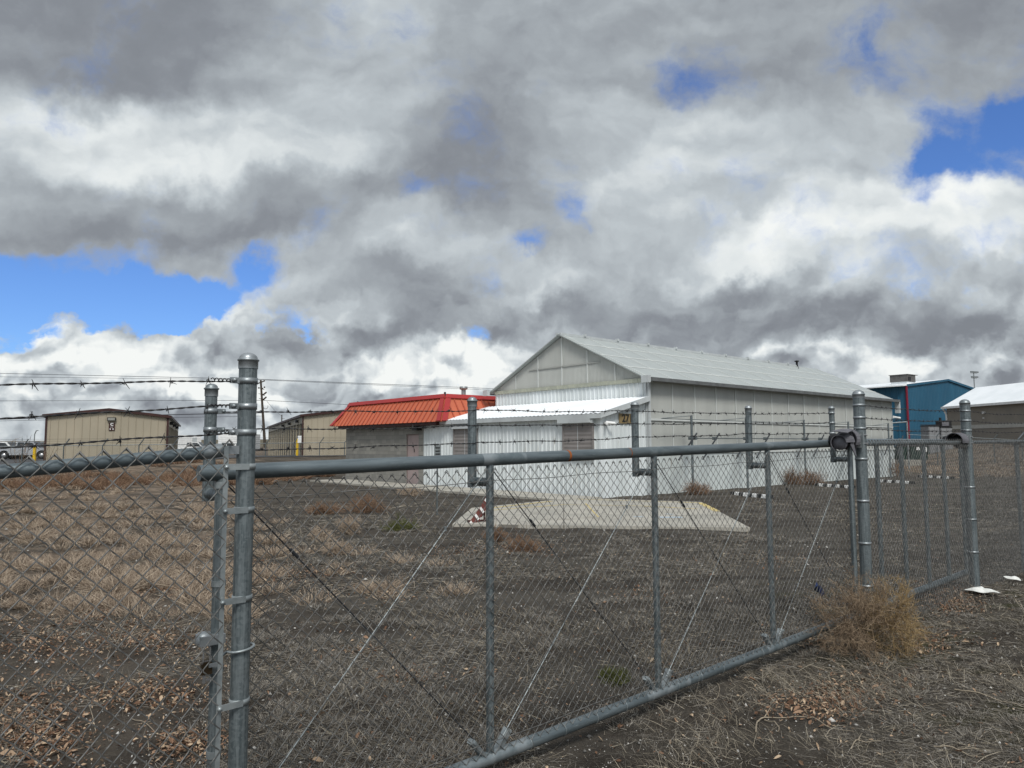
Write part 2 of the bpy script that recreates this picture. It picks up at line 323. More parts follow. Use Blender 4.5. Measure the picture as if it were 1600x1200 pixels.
BRUSHR = plantmat('brush_red', (.11,.062,.042), (.20,.125,.082), (.28,.19,.12))
TWB = plantmat('tumble_brown', (.085,.06,.042), (.21,.15,.10), (.38,.29,.195))
TWG = plantmat('tumble_gold', (.13,.085,.045), (.28,.195,.095), (.42,.31,.165))
LEAF = plantmat('leaf_litter', (.10,.055,.034), (.225,.135,.085), (.46,.35,.24))
PEB = plantmat('pebbles', (.09,.085,.08), (.20,.19,.175), (.55,.53,.49))
WEED = plantmat('weed_green', (.05,.06,.018), (.085,.095,.03), (.13,.13,.05))

# ------------------------------------------------------------------ mesh helpers
class MB:
    def __init__(s): s.v = []; s.f = []; s.mi = []; s.n = 0; s.sm = []; s.pc = []; s.p = 0; s.hold = False
    def add(s, v, f, smooth=False, mi=0):
        if not s.hold: s.p += 1
        v = np.asarray(v, float).reshape(-1, 3)
        if isinstance(f, np.ndarray): f = [tuple(r) for r in (f + s.n).tolist()]
        else: f = [tuple(i + s.n for i in q) for q in f]
        s.v.append(v); s.f += f; s.sm += [smooth]*len(f); s.mi += [mi]*len(f); s.pc += [s.p]*len(f); s.n += len(v); return s
    def box(s, c, size, ax=None, mi=0):
        sx, sy, sz = [k/2 for k in size]
        v = np.array([(i*sx, j*sy, k*sz) for i in (-1,1) for j in (-1,1) for k in (-1,1)])
        if ax is not None: v = v @ np.array(ax)
        return s.add(v + np.array(c), [(0,1,3,2),(4,6,7,5),(0,4,5,1),(2,3,7,6),(0,2,6,4),(1,5,7,3)], mi=mi)
    def b2(s, lo, hi, mi=0):
        lo, hi = np.array(lo, float), np.array(hi, float); return s.box((lo+hi)/2, hi-lo, mi=mi)
    def tube(s, pts, r, n=10, caps=True, mi=0, smooth=True):
        pts = np.array(pts, float); K = len(pts); r = np.broadcast_to(np.array(r, float), (K,))
        t = np.gradient(pts, axis=0); t /= np.linalg.norm(t, axis=1)[:, None] + 1e-12
        a = np.array((0,0,1.)) if abs(t[0][2]) < .9 else np.array((1.,0,0))
        n1 = np.cross(t[0], a); n1 /= np.linalg.norm(n1); rings = []
        for k in range(K):
            n1 = n1 - t[k]*np.dot(n1, t[k]); n1 /= np.linalg.norm(n1); n2 = np.cross(t[k], n1)
            th = np.arange(n)*2*math.pi/n
            rings.append(pts[k] + r[k]*(np.cos(th)[:, None]*n1 + np.sin(th)[:, None]*n2))
        v = np.concatenate(rings); f = []
        for k in range(K-1):
            for j in range(n):
                f.append((k*n+j, k*n+(j+1) % n, (k+1)*n+(j+1) % n, (k+1)*n+j))
        s.add(v, f, smooth, mi); s.hold = True
        if caps:
            s.add(rings[0], [tuple(range(n))[::-1]], False, mi); s.add(rings[-1], [tuple(range(n))], False, mi)
        s.hold = False; return s
    def lathe(s, prof, c, n=20, mi=0, axis='z'):
        prof = np.array(prof, float); th = np.arange(n)*2*math.pi/n; v = []
        for r, z in prof:
            ring = np.stack([r*np.cos(th), r*np.sin(th), np.full(n, z)], 1)
            if axis == 'x': ring = ring[:, [2,0,1]]
            if axis == 'y': ring = ring[:, [1,2,0]]
            v.append(ring)
        v = np.concatenate(v) + np.array(c); f = []
        for k in range(len(prof)-1):
            for j in range(n): f.append((k*n+j, k*n+(j+1) % n, (k+1)*n+(j+1) % n, (k+1)*n+j))
        return s.add(v, f, True, mi)
    def prism(s, poly, off, mi=0):
        poly = np.array(poly, float); n = len(poly); off = np.array(off, float)
        v = np.concatenate([poly, poly+off])
        return s.add(v, [tuple(range(n))[::-1], tuple(range(n, 2*n))] + [(i, (i+1) % n, n+(i+1) % n, n+i) for i in range(n)], mi=mi)
    def build(s, name, mats, parent=None):
        me = bpy.data.meshes.new(name); V = np.concatenate(s.v)
        me.from_pydata(V.tolist(), [], s.f)
        me.polygons.foreach_set('use_smooth', s.sm)
        if isinstance(mats, (list, tuple)):
            for mm in mats: me.materials.append(mm)
            me.polygons.foreach_set('material_index', s.mi)
        else: me.materials.append(mats)
        me.update(); o = bpy.data.objects.new(name, me); S.collection.objects.link(o)
        if parent: o.parent = parent
        return o
def split(s, name, m, parent=None):
    """one object per primitive of the builder"""
    V = np.concatenate(s.v); out = []
    for p in range(1, s.p+1):
        fs = [k for k, q in enumerate(s.pc) if q == p]
        if not fs: continue
        used = sorted({i for k in fs for i in s.f[k]}); mp = {a: b for b, a in enumerate(used)}
        t = MB(); t.hold = True
        t.v = [V[used]]; t.f = [tuple(mp[i] for i in s.f[k]) for k in fs]; t.sm = [s.sm[k] for k in fs]; t.mi = [0]*len(fs); t.n = len(used)
        out.append(t.build(name, m, parent))
    return out
def fast_mesh(name, V, F, m, parent=None, smooth=False):
    """V (n,3) float, F (k,q) int array"""
    me = bpy.data.meshes.new(name); V = np.ascontiguousarray(V, np.float32); F = np.ascontiguousarray(F, np.int32)
    me.vertices.add(len(V)); me.vertices.foreach_set('co', V.ravel())
    k, q = F.shape
    me.loops.add(k*q); me.loops.foreach_set('vertex_index', F.ravel())
    me.polygons.add(k); me.polygons.foreach_set('loop_start', np.arange(k, dtype=np.int32)*q)
    try: me.polygons.foreach_set('loop_total', np.full(k, q, np.int32))
    except Exception: pass
    me.polygons.foreach_set('use_smooth', np.full(k, smooth, bool))
    me.materials.append(m); me.update(calc_edges=True); me.validate()
    o = bpy.data.objects.new(name, me); S.collection.objects.link(o)
    if parent: o.parent = parent
    return o
def btubes(P, r, m=4, ref=None):
    """P (N,K,3) polylines -> tube verts/faces; r scalar or (N,K)"""
    N, K, _ = P.shape
    t = np.gradient(P, axis=1); t /= np.linalg.norm(t, axis=2, keepdims=True) + 1e-12
    if ref is None:
        ref = rng.normal(size=(N, 1, 3))
    n1 = np.cross(t, np.broadcast_to(ref, P.shape)); n1 /= np.linalg.norm(n1, axis=2, keepdims=True) + 1e-12
    n2 = np.cross(t, n1); r = np.broadcast_to(np.asarray(r, float), (N, K))[:, :, None]
    if m == 2: V = np.stack([P - n1*r, P + n1*r], 2)
    else:
        th = np.arange(m)*2*math.pi/m
        V = np.stack([P + r*(math.cos(a)*n1 + math.sin(a)*n2) for a in th], 2)
    V = V.reshape(-1, 3)
    i = np.arange(N)[:, None, None]*K*m; k = np.arange(K-1)[None, :, None]*m
    j = np.arange(m if m > 2 else 1)[None, None, :]; j2 = (j+1) % m
    F = np.stack([i+k+j, i+k+j2, i+k+m+j2, i+k+m+j], -1).reshape(-1, 4)
    return V, F
def cat(parts):
    Vs, Fs, n = [], [], 0
    for V, F in parts: Vs.append(V); Fs.append(F+n); n += len(V)
    return np.concatenate(Vs), np.concatenate(Fs)
def tag(o, label=None, cat_=None, group=None, kind=None):
    if label: o['label'] = label
    if cat_: o['category'] = cat_
    if group: o['group'] = group
    if kind: o['kind'] = kind
    return o
def empty(name, loc=(0,0,0), rz=0., label=None, cat_=None, group=None):
    o = bpy.data.objects.new(name, None); S.collection.objects.link(o); o.location = loc; o.rotation_euler = (0,0,rz)
    o.empty_display_size = .2
    return tag(o, label, cat_, group)
def kids(o): return [c for c in S.collection.objects if c.parent == o]
def copy_tree(o, parent=None):
    c = o.copy(); S.collection.objects.link(c); c.parent = parent
    for ch in list(o.children): copy_tree(ch, c)
    return c

# ------------------------------------------------------------------ terrain
def sst(v, a, b_):
    t = np.clip((np.asarray(v, float)-a)/(b_-a), 0, 1); return t*t*(3-2*t)
def gh(x, y):
    x = np.asarray(x, float); y = np.asarray(y, float)
    bb = -.656*x + .755*y
    left = sst(bb, 42, 51)*sst(-x, 4, 12)*(.62 + .46*sst(x, -26, -18))
    right = sst(x - .35*(y-60), 30, 44)*sst(y, 52, 86)*2.9
    und = .018*np.sin(x*1.3+.6)*np.sin(y*1.1) + .012*np.sin(x*3.1+y*1.7) + .007*np.sin(x*7.3-y*5.9)
    hum = .10*sst(-x-.33*y, .2, 2.)*sst(y, 6, 10)*(np.sin(x*1.7+y*.9)*np.sin(y*1.3-x*.6)+.5)*(1-sst(y, 28, 40))
    berm = .10*sst(x-.42*y, 1.2, 2.4)*(1-sst(y, 8, 11))*sst(y, 2.5, 4.5)*(np.sin(x*1.9-y*1.3)*.5)
    berm = berm + .13*np.exp(-((x-5.4)**2/3.2+(y-9.0)**2/2.2))
    return -.045 + (und + hum + berm)*(1-sst(y, 30, 45)) + left + right
def axis_pts(n, a, c): s_ = np.linspace(-1, 1, n); return a*np.sinh(c*s_)/np.sinh(c)
gx = axis_pts(321, 3200, 9.2); gy = np.concatenate([np.linspace(-40, -2, 20)[:-1], -2 + 3300*(np.exp(np.linspace(0, 7.2, 330))-1)/(math.exp(7.2)-1)])
X, Y = np.meshgrid(gx, gy); Z = gh(X, Y)
nv = X.shape; idx = np.arange(X.size).reshape(nv)
F = np.stack([idx[:-1,:-1], idx[:-1,1:], idx[1:,1:], idx[1:,:-1]], -1).reshape(-1, 4)
g = fast_mesh('ground', np.stack([X, Y, Z], -1).reshape(-1, 3), F, SOIL, smooth=True); g['kind'] = 'structure'
# far plateau
hx = np.linspace(-5000, 5000, 160); hy = np.linspace(600, 3300, 24); X, Y = np.meshgrid(hx, hy)
prof = 15*sst(Y, 700, 1500)*(1+.10*np.sin(X*.0021+1)+.05*np.sin(X*.0063)) + 9*sst(Y, 1500, 3000) - .6
idx = np.arange(X.size).reshape(X.shape); F = np.stack([idx[:-1,:-1], idx[:-1,1:], idx[1:,1:], idx[1:,:-1]], -1).reshape(-1, 4)
o = fast_mesh('hill', np.stack([X, Y, prof], -1).reshape(-1, 3), F, HILL, smooth=True); o['kind'] = 'structure'
def drape(name, poly, m, lift=.006, step=2., kind='structure'):
    """sheet following the ground inside a convex polygon of four corners"""
    p = np.array(poly, float); n1 = max(2, int(np.linalg.norm(p[1]-p[0])/step)+1); n2 = max(2, int(np.linalg.norm(p[3]-p[0])/step)+1)
    u = np.linspace(0, 1, n1)[None, :, None]; v = np.linspace(0, 1, n2)[:, None, None]
    q = (1-v)*((1-u)*p[0]+u*p[1]) + v*((1-u)*p[3]+u*p[2])
    z = gh(q[..., 0], q[..., 1]) + lift
    idx = np.arange(n1*n2).reshape(n2, n1); F = np.stack([idx[:-1,:-1], idx[:-1,1:], idx[1:,1:], idx[1:,:-1]], -1).reshape(-1, 4)
    o = fast_mesh(name, np.concatenate([q, z[..., None]], -1).reshape(-1, 3), F, m); o['kind'] = kind; return o
SE = np.array((.919, .395)); SN = np.array((-.395, .919)); SR = math.atan2(.395, .919)
drape('asphalt_lot', [(-60, 14.5), (-5, 62.3), (-60, 125), (-115, 77)], ASPH, .03, 1.0)

# ------------------------------------------------------------------ buildings (local frame: x along the long wall, y along the gable front)
AR = math.atan2(.653, .757)
def corr(mb, p0, p1, z0, z1, pitch=.23, depth=.03, rib=.35, out=None, zpk=None, mi=0, off=0.):
    """ribbed metal sheet from p0 to p1 (xy), between z0 and z1 (numbers or functions of the distance along)"""
    p0 = np.array(p0, float); p1 = np.array(p1, float); L = np.linalg.norm(p1-p0); d = (p1-p0)/L
    if out is None: out = np.array((d[1], -d[0]))
    us = [0.]; ds = [0.]; u = pitch*.5 + off
    while u < L - pitch*.3:
        w_ = pitch*rib/2
        us += [u-w_, u-w_*.55, u+w_*.55, u+w_]; ds += [0, depth, depth, 0]; u += pitch
    us.append(L); ds.append(0.)
    if zpk is not None and zpk not in us:
        i = int(np.searchsorted(us, zpk)); us.insert(i, zpk); ds.insert(i, ds[i-1] if i < len(ds) and ds[i] == ds[i-1] else 0.)
    f0 = z0 if callable(z0) else (lambda q: z0); f1 = z1 if callable(z1) else (lambda q: z1)
    v = []
    for u, dd in zip(us, ds):
        q = p0 + d*u + out*dd
        v += [(q[0], q[1], f0(u)), (q[0], q[1], f1(u))]
    mb.add(v, [(2*i, 2*i+2, 2*i+3, 2*i+1) for i in range(len(us)-1)], mi=mi)
def slab(mb, quad, th, mi=0):
    """sloping slab: quad = 4 points, thickness downward along z"""
    mb.prism(quad, (0, 0, -th), mi)

# ---- greenhouse: local origin at its near corner
GL, GW, GE, GRZ = 22.5, 9.0, 4.45, 6.58
gho = empty('greenhouse', (5.10, 27.5, -.045), AR, 'long tall greenhouse of translucent ribbed panels with a grey gable above the white lean-to', 'greenhouse')
mb = MB(); mb.b2((.02, -.06, -.4), (GL, .06, 1.56)); mb.b2((.02, GW-.06, -.4), (GL, GW+.06, 1.56)); mb.b2((GL-.06, .06, -.4), (GL+.06, GW-.06, 1.56))
mb.build('stem_wall', STEM, gho)
mb = MB(); corr(mb, (0, 0), (GL, 0), 1.56, GE-.02, .076, .014, .5, mi=0)
corr(mb, (GL, 0), (GL, GW), 1.56, GE, .076, .014, .5); corr(mb, (GL, GW), (0, GW), 1.56, GE, .076, .014, .5)
mb.build('wall_panel', POLYW, gho)
gz = lambda u: GE + (GRZ-GE)*(1-abs(u-GW/2)/(GW/2))
mb = MB(); corr(mb, (0, GW), (0, 0), 4.32, lambda u: gz(u)-.03, .076, .014, .5, zpk=GW/2)
corr(mb, (GL, 0), (GL, GW), GE, lambda u: gz(u)-.03, .076, .014, .5, zpk=GW/2)
split(mb, 'gable_panel', POLYW, gho)
mb = MB(); corr(mb, (0, GW), (0, 0), -.3, 4.30, .23, .032, .3, off=.02)
split(mb, 'gable_wall', WHITEM, gho)
mb = MB()                                                         # joints of the panels
for k in range(16):
    xk = min(.1+1.5*k, GL-.05); mb.b2((xk-.022, -.045, 1.58), (xk+.022, -.016, GE-.06))
mb.b2((0, -.055, 2.80), (GL, -.018, 2.88)); mb.b2((0, -.055, GE-.16), (GL, -.018, GE-.06)); mb.b2((0, -.10, 1.52), (GL, -.062, 1.62))
for k in range(1, 6):
    yk = GW*k/6; mb.b2((-.045, yk-.022, 4.42), (-.016, yk+.022, gz(yk)-.08))
mb.build('panel_joint', MULL, gho)
mb = MB(); mb.b2((-.075, .02, 4.26), (-.034, GW-.02, 4.42)); 
for k in range(39): mb.b2((-.09, .1+k*.23, 4.27), (-.076, .2+k*.23, 4.40))
mb.build('gable_trim', worn('aged_cream_trim', (.40,.41,.33), (.33,.34,.28), .6, 0, 3.), gho)
mb = MB(); mb.b2((-.045, 2.3, 5.21), (-.02, 6.6, 5.26)); mb.build('gable_brace', worn('dull_brace', (.36,.365,.34), (.32,.325,.30), .6), gho)
mb = MB(); sl = (GRZ-GE)/(GW/2)
for sgn in (0, 1):
    y0, y1 = (-.28, GW/2) if sgn == 0 else (GW+.28, GW/2)
    z0 = GE - .28*sl
    slab(mb, [(-.22, y0, z0+.05), (GL+.22, y0, z0+.05), (GL+.22, y1, GRZ+.05), (-.22, y1, GRZ+.05)][::(1 if sgn == 0 else -1)], .045)
rf = mb.build('roof', POLYR, gho)
mb = MB()
def rz_(y): return GRZ + .055 - sl*abs(y-GW/2)
for sgn in (0, 1):
    ya, yb = (-.27, GW/2) if sgn == 0 else (GW+.27, GW/2)
    for k in range(16):
        xk = -.1+1.5*k+.1
        mb.prism([(xk, ya, rz_(ya)), (xk+.05, ya, rz_(ya)), (xk+.05, yb, rz_(yb)), (xk, yb, rz_(yb))], (0, 0, .014))
    for j in (1, 2, 3):
        yj = ya + (yb-ya)*j/4; e = .03
        mb.prism([(-.2, yj-e, rz_(yj-e)+.003), (GL+.2, yj-e, rz_(yj-e)+.003), (GL+.2, yj+e, rz_(yj+e)+.003), (-.2, yj+e, rz_(yj+e)+.003)], (0, 0, .012))
mb.build('roof_batten', MULL, rf)
mb = MB(); mb.b2((-.22, GW/2-.16, GRZ-.02), (GL-2.6, GW/2-.02, GRZ+.09)); mb.b2((-.22, GW/2+.02, GRZ-.02), (GL-2.6, GW/2+.16, GRZ+.10))
for k in range(9): mb.b2((1.2+k*2.2, GW/2-.2, GRZ+.05), (1.32+k*2.2, GW/2-.05, GRZ+.16))
mb.build('ridge_vent', TRIMW, rf)
mb = MB()
for y0 in (-.42, GW+.28):
    mb.b2((-.25, y0, GE-.17), (GL+.25, y0+.14, GE-.03))
split(mb, 'gutter', worn('dark_gutter', (.10,.105,.105), (.14,.145,.145), .5), rf)
mb = MB()
for y0 in (-.46, GW+.12):
    mb.b2((-.42, y0, GE-.24), (-.26, y0+.34, GE+.02))
mb.b2((GL+.25, -.35, GE-.8), (GL+.42, -.1, GE-.05))
split(mb, 'gutter_end_box', TRIMW, gho)
mb = MB(); mb.b2((GL-2.3, GW/2-.05, GRZ), (GL-2.22, GW/2+.05, GRZ+.34)); mb.lathe([(.0,.0),(.13,.03),(.14,.08),(.0,.12)], (GL-2.26, GW/2, GRZ+.3), 12)
mb.tube([(GL-3.2, GW/2-.6, GRZ-.2), (GL-2.26, GW/2, GRZ+.3)], .015, 6)
mb.build('weather_sensor', DARK, gho)
mb = MB(); mb.b2((GL+.0, -.10, 3.35), (GL+.1, -.06, 3.5)); mb.tube([(GL+.1, -.08, 3.42), (GL+.42, -.3, 3.36)], .06, 8); mb.build('floodlight', WHT, gho)
mb = MB()
for (xx, yy) in ((.02, -.13), (-.02, -.03)): mb.b2((xx-.05, yy-.04, .0), (xx+.05, yy+.04, GE-.2))
split(mb, 'corner_trim', TRIMW, gho)

# ---- the pipe frame of the roll-up curtain along the long wall
pf = empty('curtain_pipe_frame', (5.10, 27.5, -.045), AR, 'grey pipe frame with long horizontal rails and slanting struts along the greenhouse wall', 'pipe frame')
tpos = [2.0, 5.9, 10.9, 15.5, 20.4]
for k, t_ in enumerate(tpos):
    mb = MB(); mb.tube([(t_, -.62, -.1), (t_, -.62, 3.02)], .048, 8); mb.build('upright', GALV, pf)
    mb = MB(); mb.tube([(t_, -.62, 3.0), (t_-1.9, -.62, 2.86)], .018, 6); mb.build('top_arm', GALV2, pf)
    mb = MB()
    for q_ in (0., 1.55):
        mb.tube([(t_+q_+.22, -.70, 2.32), (t_+q_-1.2, -.86, 1.30)], .032, 6)
    split(mb, 'strut', worn('dark_rod', (.035,.038,.042), (.06,.065,.07), .5, .4), pf)
    mb = MB()
    for q_ in (-.16, .1, 1.45): mb.b2((t_+q_, -.72, 2.06), (t_+q_+.12, -.56, 2.18))
    split(mb, 'clamp', GALV, pf)
mb = MB(); mb.tube([(1.7, -.68, 2.12), (GL-.3, -.68, 2.12)], .022, 6); mb.tube([(.3, -.5, 2.86), (GL-.3, -.5, 2.86)], .016, 6); split(mb, 'rail', GALV, pf)

# ---- white lean-to: local origin at its near front corner
FR = (3.13, 25.8, -.045)
LW, LD = 11.2, 2.6
lt = empty('lean_to', FR, AR, 'low white ribbed-metal lean-to with a bright white sloping roof and two grey shutters', 'building')
mb = MB(); corr(mb, (0, LW), (0, 0), -.3, 2.88, .23, .03, .32); mb.build('front_wall', WHITEM, lt)
mb = MB(); corr(mb, (0, 0), (LD-.0, 0), -.3, lambda u: 2.9+.68*u/LD, .23, .03, .32); mb.build('side_wall', WHITEM, lt)
mb = MB()
zo, zi = 2.99, 3.70
us = np.arange(0, LW+.3, .115); prof = [(0.0 if i % 2 else .028) for i in range(len(us))]
v = []
for u, d in zip(us, prof): v += [(-.22, u-.22, zo+d), (LD-.03, u-.22, zi+d)]
n_ = len(us); mb.add(v, [(2*i, 2*i+1, 2*i+3, 2*i+2) for i in range(n_-1)])
slab(mb, [(-.21, -.21, zo-.004), (LD-.03, -.21, zi-.004), (LD-.03, LW+.05, zi-.004), (-.21, LW+.05, zo-.004)], .03)
rf = mb.build('roof', WHITER, lt)
mb = MB(); mb.b2((-.235, -.24, zo-.17), (-.205, LW, zo-.005)); mb.prism([(-.23, -.24, zo-.17), (LD-.02, -.24, zi-.17), (LD-.02, -.24, zi+.03), (-.23, -.24, zo+.03)], (0, .028, 0))
mb.build('fascia', TRIMW, rf)
mb = MB(); mb.b2((-.04, -.05, -.3), (.06, .05, 2.86)); split(mb, 'corner_trim', WHITEM, lt)
def shutter(y0, y1, z0, z1, name='roller_shutter'):
    mb = MB()
    nz = int((z1-z0)/.075)
    v = []
    for k in range(nz+1):
        z = z0 + (z1-z0)*k/nz
        v += [(-.062 - (.014 if k % 2 else 0), y0, z), (-.062 - (.014 if k % 2 else 0), y1, z)]
    mb.add(v, [(2*k, 2*k+2, 2*k+3, 2*k+1) for k in range(nz)])
    sh = mb.build(name, SHUT, lt)
    mb = MB(); mb.b2((-.10, y0-.07, z0), (-.035, y0, z1)); mb.b2((-.10, y1, z0), (-.035, y1+.07, z1)); mb.b2((-.11, y0-.07, z0-.06), (-.033, y1+.07, z0)); mb.build('shutter_frame', SHUT, sh)
    mb = MB(); mb.b2((-.2, y0-.12, z1), (-.04, y1+.1, z1+.13)); mb.build('shutter_box', TRIMW, sh)
    if name == 'roller_shutter':
        mb = MB(); mb.b2((-.083, (y0+y1)/2-.012, z0), (-.078, (y0+y1)/2+.012, z1)); mb.build('center_rib', TRIMW, sh)
shutter(.32, 1.75, 1.42, 2.66); shutter(7.1, 8.65, 1.42, 2.60)
mb = MB(); mb.b2((-.24, .28, 2.68), (-.05, 1.95, 2.84)); mb.build('shutter_hood', TRIMW, lt)
# house number on the side wall
mb = MB(); mb.b2((.98, -.062, 2.66), (1.86, -.034, 3.02)); num = mb.build('number_plate', worn('aged_gold_plate', (.26,.19,.09), (.20,.15,.08), .6, 0, 9.), lt)
cu = bpy.data.curves.new('digits', 'FONT'); cu.body = '271'; cu.size = .40; cu.extrude = .006; cu.offset = .008; cu.align_x = 'CENTER'; cu.align_y = 'CENTER'
co_ = bpy.data.objects.new('digits_curve', cu); S.collection.objects.link(co_)
dg = bpy.context.evaluated_depsgraph_get(); me = bpy.data.meshes.new_from_object(co_.evaluated_get(dg)); bpy.data.objects.remove(co_)
me.materials.clear(); me.materials.append(BLKP); dig = bpy.data.objects.new('digits', me); S.collection.objects.link(dig)
dig.rotation_euler = (R(90), 0, 0); dig.location = (1.42, -.070, 2.84); dig.parent = num
mb = MB(); mb.b2((.16, -.12, 2.60), (.24, -.03, 2.70)); mb.tube([(.2, -.10, 2.68), (.42, -.34, 2.64)], .055, 8); mb.tube([(.2, -.10, 2.62), (.04, -.3, 2.60)], .045, 8); mb.build('security_light', WHT, lt)

# ---- block building with the mansard roof
bb = empty('block_building', FR, AR, 'small concrete block building with an orange and red metal mansard roof and a pink door', 'building')
BX0, BX1, BY0, BY1 = 0., 9.5, 11.22, 18.85
mb = MB()
d0, d1, dz_ = 11.62, 12.72, 2.42       # door opening
mb.b2((BX0, BY0, -.3), (BX0+.2, d0, 2.95)); mb.b2((BX0, d1, -.3), (BX0+.2, BY1, 2.95)); mb.b2((BX0+.001, d0, dz_), (BX0+.2, d1, 2.95))
mb.b2((BX0+.2, BY1-.2, -.3), (BX1, BY1, 2.95)); mb.b2((BX1-.2, BY0, -.3), (BX1, BY1-.2, 2.95)); mb.b2((BX0+.2, BY0, -.3), (BX1-.2, BY0+.2, 2.95))
mb.build('wall', BLOCK, bb)
mb = MB(); mb.b2((.07, d0+.05, -.1), (.115, d1-.05, dz_-.05)); dr = mb.build('door', PINK, bb)
mb = MB(); mb.b2((.05, d0, -.1), (.14, d0+.05, dz_)); mb.b2((.05, d1-.05, -.1), (.14, d1, dz_)); mb.b2((.05, d0+.05, dz_-.05), (.14, d1-.05, dz_)); mb.build('door_frame', worn('door_frame', (.22,.17,.16), (.18,.14,.13), .6), dr)
mb = MB(); mb.lathe([(0,.07),(.035,.06),(.035,.02),(.015,0)], (.0, d1-.16, 1.0), 10, axis='x'); mb.lathe([(0,.03),(.03,.02),(.03,0)], (.04, d1-.16, 1.28), 10, axis='x'); mb.b2((.055, d1-.65, 1.55), (.069, d1-.60, 1.72)); split(mb, 'door_handle', DARK, dr)
mb = MB(); mb.b2((-.06, d1+.14, .95), (-.002, d1+.26, 1.2)); mb.build('meter_box', DARK, bb)
mb = MB(); mb.b2((-.02, 17.55, 1.95), (-.002, 17.95, 2.15)); mb.build('patched_block', worn('patched_block', (.33,.32,.28), (.28,.27,.24), .8), bb)
# mansard
mx0, mx1, my0, my1 = -.5, 10.0, 9.07, 19.75; i0 = .8; zb, zt = 2.95, 4.16
B0 = [(mx0, my0), (mx1, my0), (mx1, my1), (mx0, my1)]; T0 = [(mx0+i0, my0+i0), (mx1-i0, my0+i0), (mx1-i0, my1-i0), (mx0+i0, my1-i0)]
mb = MB()
v = [(a, c, zb) for a, c in B0] + [(a, c, zt) for a, c in T0]
mb.add(v, [(0,1,5,4), (1,2,6,5), (2,3,7,6), (3,0,4,7), (4,5,6,7), (3,2,1,0)])
rf = mb.build('mansard_roof', ORANGE, bb)
mb = MB(); mc = MB()
for e in range(4):
    p, q = np.array(B0[e]), np.array(B0[(e+1) % 4]); pt, qt = np.array(T0[e]), np.array(T0[(e+1) % 4])
    L = np.linalg.norm(q-p); d = (q-p)/L; nrm = np.array((d[1], -d[0])); nb = int(L/.41)
    slope = np.array((-nrm[0]*i0, -nrm[1]*i0, zt-zb)); on = np.array((nrm[0]*(zt-zb), nrm[1]*(zt-zb), i0)); on /= np.linalg.norm(on)
    for k in range(1, nb+1):
        u = k*L/(nb+1)
        frac = 1.0 if i0 < u < L-i0 else min(u, L-u)/i0
        a = np.array((*(p+d*u), zb)); w_ = np.array((*d, 0))*.028
        quad = [a-w_, a+w_, a+w_+slope*frac, a-w_+slope*frac]
        mb.prism([tuple(c+on*.001) for c in quad], tuple(on*.04))
    # top band, hip cap
    a = np.array((*pt, zt)); b_ = np.array((*qt, zt)); out = np.array((*nrm, 0))
    dn = -slope/np.linalg.norm(slope)
    mc.prism([tuple(a+on*.045+dn*.16-np.array((*d,0))*.12), tuple(b_+on*.045+dn*.16+np.array((*d,0))*.12), tuple(b_+on*.045+np.array((0,0,.05))), tuple(a+on*.045+np.array((0,0,.05)))], tuple(on*.05))
    lo_ = np.array((*p, zb)); hi_ = np.array((*pt, zt)); w1 = np.array((*d, 0))*.30
    mc.prism([tuple(lo_+on*.045), tuple(lo_+w1+on*.045), tuple(hi_+w1+on*.045), tuple(hi_+on*.045)], tuple(on*.03))
    lo_ = np.array((*q, zb)); hi_ = np.array((*qt, zt))
    mc.prism([tuple(lo_-w1+on*.045), tuple(lo_+on*.045), tuple(hi_+on*.045), tuple(hi_-w1+on*.045)], tuple(on*.03))
mb.build('roof_seam', worn('orange_seam', (.38,.085,.045), (.32,.075,.042), .5), rf); mc.build('roof_trim', REDT, rf)
mb = MB(); mb.b2((-.42, 9.6, 2.80), (.0, 19.0, 2.945)); mb.build('soffit', BROWN, bb)
mb = MB(); mb.b2((-.30, 11.35, 2.60), (-.02, 11.75, 2.80)); mb.lathe([(.0,.0),(.09,.0),(.09,.12),(.0,.12)], (-.3, 10.7, 2.66), 10); split(mb, 'wall_lamp', DARK, bb)
mb = MB(); mb.tube([(2.2, 11.0, 4.1), (2.2, 11.0, 4.62)], .11, 12); mb.lathe([(.0,.18),(.2,.16),(.2,.03),(.12,.0)], (2.2, 11.0, 4.6), 12); mb.build('vent_pipe', GALV2, bb)
mb = MB(); mb.tube([(.9, 10.75, 4.1), (.9, 10.75, 4.42)], .05, 8); mb.tube([(.5, 18.5, 4.1), (.5, 18.5, 4.33)], .03, 8); split(mb, 'plumbing_vent', DARK, bb)

